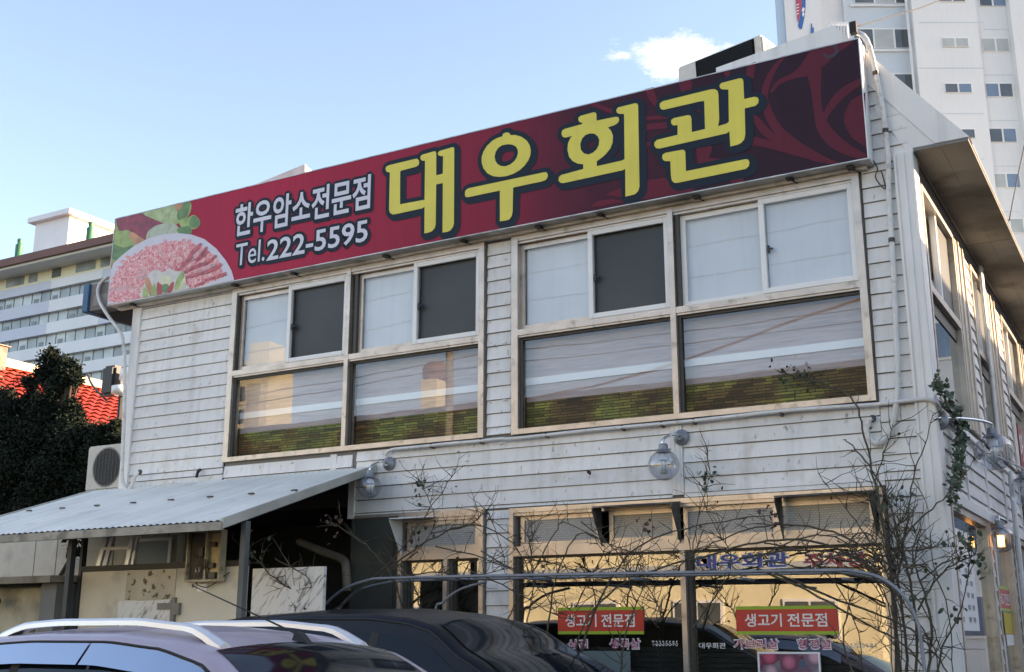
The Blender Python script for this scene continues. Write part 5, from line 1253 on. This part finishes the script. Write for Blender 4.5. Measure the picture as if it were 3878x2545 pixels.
BLK = dict(L=4.6, W=1.80, H=1.74, belt=1.10, roofw=1.30, cowl=1.15, wtop=.13,
  top=[(-2.24,1.10),(-2.16,1.45),(-2.04,1.66),(-1.7,1.73),(-.9,1.765),(-.2,1.76),(.15,1.73),(.38,1.68),(.75,1.48),(1.45,1.10)],
  body=[(-2.3,.75),(-2.24,1.07),(-2.05,1.11),(1.1,1.11),(1.6,1.06),(2.1,.96),(2.27,.80),(2.3,.6)],
  ws=(.38,1.40), rw=(-2.22,-2.02), sidewin=[(-1.95,-1.15),(-1.07,-.12),(-.04,.98)], gut=(-2.1,.9), pillar=[(-1.15,-1.07),(-.12,-.04)])
make_car('black_suv', 'black high-roofed car parked between the mauve car and the shop front', m_blackp, BLK, (-4.88,-2.42,.0), R(-5))
# ------------------------------------------------------------------ office block far left
m_ow = mat('office_white', (.80,.81,.84), .7, var=.06, scale=.3, streak=.15); m_olav = mat('office_lavender', (.60,.63,.74), .7, var=.05, scale=.3)
m_ocream = mat('office_cream', (.80,.76,.58), .7); m_obrown = mat('office_brown', (.19,.085,.07), .7, var=.15, scale=.4); m_oglass = mat('office_glass', (.30,.34,.35), .25, var=.4, scale=.5)
m_odark = mat('office_mullion', (.10,.12,.12), .6); m_soff = mat('office_soffit', (.66,.64,.58), .8)
OY = 60.0
off = empty('office_block', (-95, OY, 0), 'pale office block with ribbon windows and a brown roof edge behind the trees', 'building')
def oz(y, x=300): return at(*ch(x, y), OY).z
xa, xb = -122.0, -68.0
rows = [(735,800,'c'),(835,905,'l'),(905,1000,'w'),(1000,1095,'l'),(1095,1185,'w'),(1185,1275,'l'),(1275,1375,'w'),(1375,1470,'b'),(1470,1560,'w'),(1560,1650,'b'),(1650,1740,'w'),(1740,2300,'b')]
MB().box(xa, xb, OY+.6, OY+18, 0, oz(735)).build('core', m_odark, off)
zt_, zb_ = oz(655), oz(715)
MB().box(xa-1, xb+1, OY-2.2, OY+19, zb_, zt_).build('roof_edge', m_obrown, off)
MB().box(xa-.8, xb+.8, OY-1.9, OY+18.5, zb_-.25, zb_-.01).build('roof_soffit', m_soff, off)
z0 = oz(835); MB().box(xa, xb, OY+.3, OY+.59, z0, zb_-.26).build('top_storey', m_ocream, off)
for i in range(16):
    x = xa+2+i*3.3; h = 1.0 if i % 3 else 1.3; MB().box(x, x+(2.6 if i % 3 == 1 else 1.2), OY+.24, OY+.3, z0+.35, z0+.35+h).build('window', m_oglass if i % 3 else m_odark, off)
for (y0, y1, k) in rows[1:]:
    za, zc = oz(y1), oz(y0)
    if k in 'lb':
        s = 0; x = xa
        while x < xb:
            wd = 9.0 if (s % 2) else 7.0
            MB().box(x, min(x+wd, xb)-.02, OY, OY+.55, max(0, za), zc).build('spandrel', m_olav if (k == 'l' and s % 2) else m_ow, off); x += wd; s += 1
    else:
        x = xa; gi = 0; gr = random.Random(int(y0))
        while x < xb:
            wd = 1.32
            MB().box(x+.05, x+wd-.05, OY+.40, OY+.45, za+.02, zc-.02).build('window', m_oglass if gr.random() < .6 else mat('office_glass_pale', (.50,.54,.54), .25, var=.3, scale=.6), off)
            if gr.random() < .35: MB().box(x+.3, x+.95, OY+.36, OY+.40, za+.1, za+.1+(zc-za)*.4).build('blind', mat('office_blind', (.22,.24,.26), .6), off)
            MB().box(x-.05, x+.05, OY+.38, OY+.5, za, zc).build('mullion', m_odark, off); x += wd
# rooftop penthouse, vents
pz0, pz1 = zt_, at(*ch(420,300), OY+6).z
px0, px1 = at(*ch(285,500), OY+6).x, at(*ch(565,500), OY+6).x
MB().box(px0, px1, OY+6, OY+26, pz0, pz1).build('penthouse', m_ow, off)
MB().box(px0-.6, px1+.6, OY+5.4, OY+26.6, pz1, pz1+.55).build('penthouse_cap', m_ow, off)
MB().box(px0-.5, px1+.5, OY+5.5, OY+26.5, pz0+(pz1-pz0)*.36, pz0+(pz1-pz0)*.42).build('penthouse_ledge', m_ow, off)
MB().box(at(*ch(392,500),OY+5.8).x-.15, at(*ch(392,500),OY+5.8).x+.15, OY+5.5, OY+5.8, pz0, pz0+(pz1-pz0)*.55).build('pipe', m_ow, off)
for (cx_, top_, bot_, where) in ((150,465,650,'clear of the penthouse'),(745,395,585,'in front of the sunlit penthouse')):
    p = at(*ch(cx_, bot_), OY-1.0); q = at(*ch(cx_, top_), OY-1.0); h = q.z-p.z
    o = MB().lathe([(.55,0),(.5,.1*h),(.34,.2*h),(.36,.72*h),(.20,.8*h),(.26,.95*h),(.2,h),(0,h)], 14, Matrix.Translation((p.x, OY-1.0, zt_))).build('roof_vent', mat('vent_green', (.03,.16,.09), .5), None, smooth='angle')
    tag(o, 'green bottle-shaped roof vent on the brown office roof edge, ' + where, 'vent', 'green roof vents on the office block')

# ------------------------------------------------------------------ red tiled house behind the tree
m_tile = mat('red_tile', (.60,.065,.035), .5, var=.28, scale=3)
RX = -26.0
r0, r1 = atX(*ci(0,300), RX), atX(*ci(1040,555), RX)
house = empty('red_roof_house', (RX, (r0.y+r1.y)/2, 0), 'house with a sunlit red tiled roof behind the dark evergreen', 'house')
ya, yb = r0.y-3.0, r1.y+8; rzt = (r0.z+r1.z)/2; run, drop = 5.5, 3.0
tl_ = MB(); nc, nr = int((yb-ya)/.30), 18
for j in range(nr):
    def fn(u, v):
        y = ya + (yb-ya)*u; t = (j+v)/nr; ph = (u*nc) % 1
        return (RX + run*t, y, rzt - drop*t + .055*abs(math.sin(math.pi*ph)) + .045*(1-v)*-1 + .045)
    tl_.grid(fn, nc*4, 1)
to = tl_.build('roof_tiles', m_tile, house, smooth=False); to['kind'] = 'stuff'
tl2 = MB().quad((RX,ya,rzt-.03),(RX,yb,rzt-.03),(RX-run,yb,rzt-drop),(RX-run,ya,rzt-drop)).build('roof_slope', m_tile, house)
MB().beam((RX,ya,rzt+.1),(RX,yb,rzt+.1),.42,.22).build('ridge', mat('ridge_cream', (.55,.50,.38), .7), house)
MB().box(RX-run+.5, RX+run-.5, ya+.6, yb-.6, 0, rzt-drop+.2).build('wall', mat('house_wall', (.30,.28,.25), .8), house)
gb = MB().prism([(RX-run+.5,ya+.6,rzt-drop+.2),(RX+run-.5,ya+.6,rzt-drop+.2),(RX,ya+.6,rzt-.1)],(0,.2,0)).build('gable', mat('house_wall', (.30,.28,.25), .8), house, fixn=True)
cp = atX(*ci(28,290), RX+.5)
chm = MB().box(RX-.1,RX+.4,cp.y-.4,cp.y+.15,rzt-1.2,atX(*ci(28,190),RX+.5).z+.2).build('chimney', mat('chimney_brick', (.24,.20,.16), .85, var=.4, scale=6), house)
MB().box(RX-.16,RX+.46,cp.y-.46,cp.y+.21,atX(*ci(28,190),RX+.5).z+.2,atX(*ci(28,120),RX+.5).z).build('chimney_cap', mat('chimney_cap', (.50,.43,.33), .8), chm)
# loudspeakers on a pole behind the building corner
hx = atX(*ci(1030,470), -19.0)
sp = empty('floodlight', (hx.x, hx.y, hx.z-3), 'black and white floodlight cluster on a pole above the red roof', 'floodlight')
MB().tube([(hx.x,hx.y,0),(hx.x,hx.y,hx.z)], .05, 8).build('pole', m_black, sp)
MB().lathe([(0,-.15),(.2,-.1),(.2,.05),(0,.1)], 12, Matrix.Translation((hx.x+.1,hx.y-.1,hx.z-.1))).build('lamp_head', mat('lamp_white', (.8,.8,.78), .4), sp, smooth=True)
MB().lathe([(0,-.2),(.24,-.1),(.22,.12),(0,.2)], 12, Matrix.Translation((hx.x+.25,hx.y,hx.z+.2))).build('lamp_head', mat('lamp_white', (.8,.8,.78), .4), sp, smooth=True)
MB().box(hx.x-.5,hx.x-.1,hx.y-.15,hx.y+.15,hx.z-.2,hx.z+.45).build('lamp_box', m_black, sp, bevel=.06)
MB().tube(spline([(hx.x-.4,hx.y,hx.z-.3),(hx.x-.9,hx.y,hx.z+.1),(hx.x-1.1,hx.y,hx.z+.4)]), .025, 5).build('bracket', m_black, sp)

# ------------------------------------------------------------------ trees
def tree(name, label, base, clumps, n, size, mleaf, seed, trunk_r=.18, group='trees beside the restaurant'):
    g = random.Random(seed); o = empty(name, base, label, 'tree', group)
    tk = MB(); topz = max(c[0].z for c in clumps)
    cx_ = sum((c[0] for c in clumps), Vector())/len(clumps)
    tk.tube(spline([Vector(base), Vector(base).lerp(Vector((cx_.x,cx_.y,topz)),.4)+Vector((.1,0,0)), Vector((cx_.x,cx_.y,topz-.3))], 5), trunk_r, 8, .03)
    for c, r in clumps: tk.tube([Vector((cx_.x,cx_.y,max(base[2]+.6,c.z-1.0))), c], .05, 5, .015)
    tk.build('trunk', mat('bark_dark', (.045,.035,.028), .9), o)
    cr_ = MB(); tot = sum(r**2 for c, r in clumps)
    for c, r in clumps:
        for _ in range(int(n*r*r/tot)):
            d = Vector((g.gauss(0,1), g.gauss(0,1), g.gauss(0,1))).normalized(); rr2 = r*(g.random()**.42)*g.uniform(.82,1.12)
            tw = c + Vector((d.x*rr2, d.y*rr2, d.z*rr2*.9))
            for _k in range(3):
                p = tw + Vector((g.gauss(0,.05),g.gauss(0,.05),g.gauss(0,.05))); s_ = size*g.uniform(.6,1.3)
                n_ = (d*.5 + Vector((g.uniform(-1,1),g.uniform(-1,1),g.uniform(-.3,1)))).normalized(); t = Matrix.Rotation(g.uniform(0,6.28),3,n_) @ n_.orthogonal().normalized(); b_ = n_.cross(t)
                cr_.add([p, p+t*s_*.5+b_*s_*.3, p+t*s_, p+t*s_*.5-b_*s_*.3], [(0,1,2,3)])
    cr_.build('crown', mleaf, o)
    return o
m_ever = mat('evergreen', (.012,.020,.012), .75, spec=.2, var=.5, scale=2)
TY = 4.0
def tc_(x, y, rp, Y=TY):
    p = v2(x, y, Y); return (p, rp/2703*(p-CAM).length)
cl = [tc_(122,825,13),tc_(105,835,10),tc_(128,850,18),tc_(105,872,22),tc_(160,872,24),tc_(135,900,28),tc_(60,950,30),tc_(15,925,18),tc_(110,955,42),tc_(165,975,26),tc_(195,1015,26),tc_(30,985,55),tc_(100,1010,60),tc_(170,1025,55),tc_(235,1030,24),tc_(262,1018,14),tc_(225,1060,36),tc_(60,1080,70),tc_(140,1100,65),tc_(200,1120,42),tc_(20,1150,70),tc_(100,1170,60),tc_(165,1180,40),tc_(40,1210,60),tc_(-60,1000,70),tc_(-70,1120,90)]
_g = random.Random(21)
for _ in range(34):
    _x, _y = _g.choice([(_g.uniform(0,120), 905+_g.uniform(-22,18)), (_g.uniform(85,190), _g.uniform(835,885)), (_g.uniform(150,200), 945+_g.uniform(-10,30)), (_g.uniform(230,285), _g.uniform(985,1040)), (_g.uniform(200,250), 1000+_g.uniform(-10,20))])
    cl.append(tc_(_x, _y, _g.uniform(6,13)))
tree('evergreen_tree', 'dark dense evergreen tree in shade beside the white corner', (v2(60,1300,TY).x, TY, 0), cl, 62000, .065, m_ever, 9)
cl = [tc_(95,1265,24,.6),tc_(60,1280,30,.6),tc_(15,1270,34,.6),tc_(175,1275,12,-.3)]
tree('evergreen_shrub', 'small dark shrub below the awning by the outbuilding wall', (v2(60,1330,.6).x, .6, 0), cl, 700, .09, m_ever, 10, .05)
# bare twigs by the floodlight
# ------------------------------------------------------------------ apartment tower
fh = Vector((math.sin(yaw), math.cos(yaw), 0)); AD = 70.0
AP0 = CAM + fh*AD
def ap(x, y, d=0.0): return atP(*cd(x, y), AP0 + fh*d, fh)
apt = empty('apartment_tower', AP0, 'tall white apartment tower with stepped bays behind the restaurant roof', 'building')
m_ap = mat('apartment_white', (.72,.73,.74), .7, var=.03, scale=.25, streak=.10); m_apb = mat('apartment_blue', (.56,.63,.69), .7, var=.03, scale=.3); m_apedge = mat('apartment_edge', (.42,.54,.66), .7)
m_apg = mat('apartment_glass', (.10,.115,.125), .12, var=.4, scale=.5, spec=.8); m_apgb = mat('apartment_glass_blue', (.16,.23,.33), .12, spec=.8, var=.3, scale=.5); m_apgl = mat('apartment_curtain', (.42,.45,.45), .4, var=.15, scale=.8)
m_apf = mat('apartment_frame', (.78,.78,.77), .5)
def slab(xl, xr, d, name, m, th=8.0, ytop=-600, ybot=4200, yref=700):
    a, b = ap(xl, yref, d), ap(xr, yref, d); b = a + _rt*(b-a).dot(_rt)
    zt2 = 48.0
    v = [Vector((a.x,a.y,0)), Vector((b.x,b.y,0)), Vector((b.x,b.y,zt2)), Vector((a.x,a.y,zt2))]
    return MB().prism(v, fh*th).build(name, m, apt, fixn=True)
slab(190, 252, -.6, 'end_strip', m_apedge, .6); slab(250, 560, -.7, 'mural_wall', m_ap, 2)
slab(560, 760, .9, 'return_wall', m_ap); slab(755, 1350, .6, 'balcony_wall', m_apb); slab(1345, 1895, -.4, 'bay_wall', m_ap, 9); slab(1893, 2190, .1, 'bay_wall', m_ap); slab(2188, 3400, -.5, 'bay_wall', m_ap, 9)
def quadp(x0, y0, x1, y1, d, name, m, par, th=.08):
    a, b, c, e_ = ap(x0,y1,d), ap(x1,y1,d), ap(x1,y0,d), ap(x0,y0,d)
    xm0, xm1 = min(a.dot(_rt), e_.dot(_rt)), max(b.dot(_rt), c.dot(_rt))
    org = Vector((AP0.x, AP0.y, 0)) + fh*d - _rt*Vector((AP0.x,AP0.y,0)).dot(_rt)
    lx, rx = ((a+e_)/2).dot(_rt), ((b+c)/2).dot(_rt); zb2, zt2 = (a.z+b.z)/2, (c.z+e_.z)/2
    v = [org+_rt*lx+Vector((0,0,zb2)), org+_rt*rx+Vector((0,0,zb2)), org+_rt*rx+Vector((0,0,zt2)), org+_rt*lx+Vector((0,0,zt2))]
    return MB().prism(v, -fh*th).build(name, m, par, fixn=True)
gA = random.Random(2)
def awin(x0, y0, x1, y1, d, cols):
    fr_ = quadp(x0, y0, x1, y1, d, 'window', m_apf, apt, .06)
    n_ = len(cols); wpx = (x1-x0)/n_
    for i, m in enumerate(cols): quadp(x0+wpx*i+8, y0+9, x0+wpx*(i+1)-8, y1-9, d-.06, 'pane', m, fr_, .02)
G_, B_, L_ = m_apg, m_apgb, m_apgl
for k, cols in zip(range(-2, 8), ([G_,B_],[G_,B_],[L_,L_],[B_,G_],[G_,B_],[L_,B_],[L_,L_],[G_,B_],[B_,L_],[G_,G_])):
    # column of larger windows, floor by floor, spacing as surveyed
    y0 = 318 + (k)*381 if k != -1 else -65
    awin(1878+29*k, 318+381*k, 2108+31*k, 440+383*k, .1, cols)
    awin(1535+26*k, 315+385*k, 1765+28*k, 402+385*k, -.4, [cols[1], cols[0]])
    quadp(1345+30*k*0, 185+385*k, 1890, 193+385*k, -.4, 'joint', m_apb, apt, .02); quadp(1895, 245+385*k, 2185, 252+385*k, .1, 'joint', m_apb, apt, .02)
    awin(790, 240+380*k, 1310, 412+380*k, .6, [G_, L_, G_] if k != 1 else [B_, G_, G_])
    quadp(760, 420+380*k, 1345, 440+380*k, .6, 'balcony_lip', m_ap, apt, .12)
pa_, pb2 = ap(1262, 300, -.1), ap(1262, 300, -.1)
MB().tube([Vector((pa_.x,pa_.y,0)), Vector((pa_.x,pa_.y,48))], .09, 8).build('downpipe', m_ap, apt)
# painted mural emblem on the end wall
m_mb = mat('mural_blue', (.03,.14,.42), .7); m_mr = mat('mural_red', (.50,.08,.14), .7)
def mural(pts, m, k, nm='mural_paint'):
    P_ = [ap(x, y, -.72-.01*k) for x, y in pts]; MB().add(P_, [tuple(range(len(P_)))]).build(nm, m, apt)
mural([(322,215),(340,130),(352,60),(360,-60),(388,-60),(385,60),(378,130),(365,200),(355,245),(335,245)], m_mb, 1)
mural([(318,185),(305,60),(300,-60),(358,-60),(350,60),(338,120),(325,185)], m_mr, 2)
for i in range(4): mural([(306,40+i*26),(330,30+i*26),(330,38+i*26),(307,48+i*26)], m_apf, 3)
mural([(352,90),(362,60),(378,70),(376,90),(368,100),(378,120),(362,145),(356,120),(362,105)], m_apf, 4)
mural([(428,300),(432,195),(440,200),(442,235),(455,230),(456,300),(445,300),(444,262),(438,300)], m_mb, 5); mural([(388,322),(400,305),(425,300),(425,312)], m_mb, 6)
# low white service block by the tower
sb_ = empty('service_block', ap(680,250,-20), 'small white rooftop block in front of the tower', 'building')
a = ap(600,185,-20); b = ap(745,185,-20)
MB().prism([Vector((a.x,a.y,0)),Vector((b.x,b.y,0)),Vector((b.x,b.y,a.z)),Vector((a.x,a.y,a.z))], fh*5).build('wall', m_ap, sb_, fixn=True)
for i in range(6):
    q = a.lerp(b, (i+.5)/6); MB().box(q.x-.04,q.x+.04,q.y-.1,q.y-.03,0,a.z-.2).build('rib', m_ap, sb_)

# ------------------------------------------------------------------ across the street: seen in the glass
m_cr = mat('cream_render', (.76,.69,.47), .8, var=.1, scale=.6)
cb_ = empty('cream_shop_block', (-22,-27,0), 'sunlit cream low shop block facing the restaurant across the car park', 'building')
MB().box(-34,-8,-36,-26,0,8.3).build('wall', m_cr, cb_)
MB().box(-34.4,-7.6,-36.4,-25.4,8.3,9.8).build('roof', mat('dark_roof', (.035,.03,.022), .8), cb_)
for i in range(7):
    for j in range(2):
        x = -32.5+i*3.6; w_ = MB().box(x,x+1.7,-26.0,-25.93,1.2+j*3.1,2.7+j*3.1).build('window', m_white_al, cb_)
        for s_ in (0,1): MB().box(x+.1+.8*s_,x+.8+.8*s_,-25.93,-25.90,1.3+j*3.1,2.6+j*3.1).build('pane', m_apg, w_)
MB().box(-34,-8,-26,-25.85,3.62,3.80).build('canopy', mat('canopy_blue', (.42,.46,.50), .6), cb_)
def mir(x, y, D): p = at(x, y, D); return Vector((p.x, -D, p.z))     # what the window at wall y=0 mirrors
yt = empty('cream_tower', (-95,-98,0), 'tall cream apartment tower standing far across the street', 'building')
tx0, tx1, tz = mir(893,1549,98).x, mir(1010,1549,98).x, mir(1000,1358,98).z
td = tx1/(mir(1103,1549,98).x/108) - 108
MB().box(tx0,tx1,-98-td,-98,0,tz).build('wall', m_cr, yt)
MB().box(tx0+(tx1-tx0)*.40,tx1-(tx1-tx0)*.22,-98,-97.8,0,tz-3).build('bay', mat('cream_olive', (.46,.44,.32), .8), yt)
MB().box(tx0+1,tx0+4,-102,-99,tz,tz+2.5).build('stair_head', m_cr, yt)
for j in range(int(tz/2.9)): MB().box(tx0+.3,tx0+1.5,-98,-97.8,1.2+j*2.9,2.9+j*2.9).build('window', m_apg, yt)
wt = empty('cream_house', (-60,-78,0), 'cream roof house with a round water tank across the street', 'building')
hx0, hx1, hz = mir(1596,1460,78).x, mir(1650,1460,78).x, mir(1640,1432,78).z
MB().box(hx0,hx1,-80.5,-78,0,hz).build('stair_head', m_cr, wt)
MB().lathe([(1.0,0),(1.25,.3),(1.25,1.3),(.9,1.7),(0,1.8)], 16, Matrix.Translation(((hx0+hx1)/2,-79.3,hz))).build('water_tank', m_obrown, wt, smooth='angle')
gh0, gh1, gz = mir(1350,1500,55).x, mir(1900,1500,55).x, mir(1600,1492,55).z
ha = empty('green_roof_hall', ((gh0+gh1)/2,-55,0), 'low hall with a dull green roof across the street', 'building')
MB().box(gh0,gh1-3,-70,-55,0,gz-3).build('wall', mat('hall_wall', (.12,.12,.10), .8), ha)
MB().prism([(gh0-1,-54.5,gz-3),(gh1,-54.5,gz-3),(gh1-3.5,-60,gz),(gh0-1,-60,gz)],(0,-8,0)).build('roof', mat('hall_green', (.05,.07,.03), .7), ha, fixn=True)
wb = empty('white_rear_block', (8,34,0), 'white rendered block at the far end of the lane', 'building')
MB().box(.8,16,34,46,0,15).build('wall', mat('house_white', (.70,.71,.72), .7, var=.05), wb)
for i in range(4):
    for j in range(4):
        f_ = MB().box(2+i*3.4,3.8+i*3.4,33.94,34,1.5+j*3.3,3.0+j*3.3).build('window', m_white_al, wb); MB().box(2.1+i*3.4,3.7+i*3.4,33.92,33.94,1.6+j*3.3,2.9+j*3.3).build('pane', m_apgb, f_)
gw = empty('white_side_house', (7,3,0), 'white rendered house across the lane facing the side windows', 'building')
MB().box(6,13,-3,22,0,7.6).build('wall', mat('house_white', (.70,.71,.72), .7, var=.05), gw)
MB().prism([(5.6,-3.4,7.6),(13.4,-3.4,7.6),(9.5,-3.4,9.0)],(0,25.8,0)).build('roof', mat('roof_slate', (.10,.11,.12), .7), gw, fixn=True)
for i in range(6):
    for j in range(2):
        f_ = MB().box(5.95,6.0,-1.5+i*4,.1+i*4,1.0+j*3.4,2.4+j*3.4).build('window', m_white_al, gw); MB().box(5.93,5.95,-1.4+i*4,0+i*4,1.1+j*3.4,2.3+j*3.4).build('pane', m_apgb, f_)
# power poles with wires across the street, mirrored in the panes
pls = []
for k, (x, y) in enumerate(((-46,-22),(-20,-21),(8,-20))):
    o = empty('power_pole', (x,y,0), 'concrete power pole with crossarms across the car park', 'power pole', 'power poles across the car park')
    MB().tube([(x,y,0),(x,y,13.6)], .17, 10, .11).build('pole', m_concrete, o, smooth=True)
    for z in (11.6, 12.6):
        MB().box(x-1.1,x+1.1,y-.06,y+.06,z,z+.1).build('crossarm', m_obrown, o)
        for dx in (-1,-.5,.5,1): MB().lathe([(.04,0),(.07,.06),(.04,.12),(.07,.18),(0,.22)],8,Matrix.Translation((x+dx,y,z+.1))).build('insulator', m_obrown, o)
    pls.append((x,y))
for j, (dx, z) in enumerate(((-1,12.9),(.5,11.95),(1,10.35),(-.5,10.0))):
    pts = []
    for (x0, y0), (x1, y1) in zip(pls, pls[1:]):
        for i in range(12): t = i/12; pts.append((x0+dx+(x1-x0)*t, y0+(y1-y0)*t, z-.3*4*t*(1-t)))
    o = MB().tube(pts, .016, 5).build('street_wire', m_framed); tag(o, 'sagging street wire strung between the power poles', 'wire', 'street wires between the poles')

_q = [mir(1960,1512,14), mir(2300,1450,14), mir(2700,1325,14), mir(3000,1215,14), mir(3400,1085,14)]
o = MB().tube(spline([_q[0]+(_q[0]-_q[1])*6] + _q + [_q[-1]+(_q[-1]-_q[-2])*4], 5), .03, 6).build('guy_cable', mat('cable_brown', (.16,.07,.035), .7)); tag(o, 'thick brown slanting guy cable over the car park', 'cable')
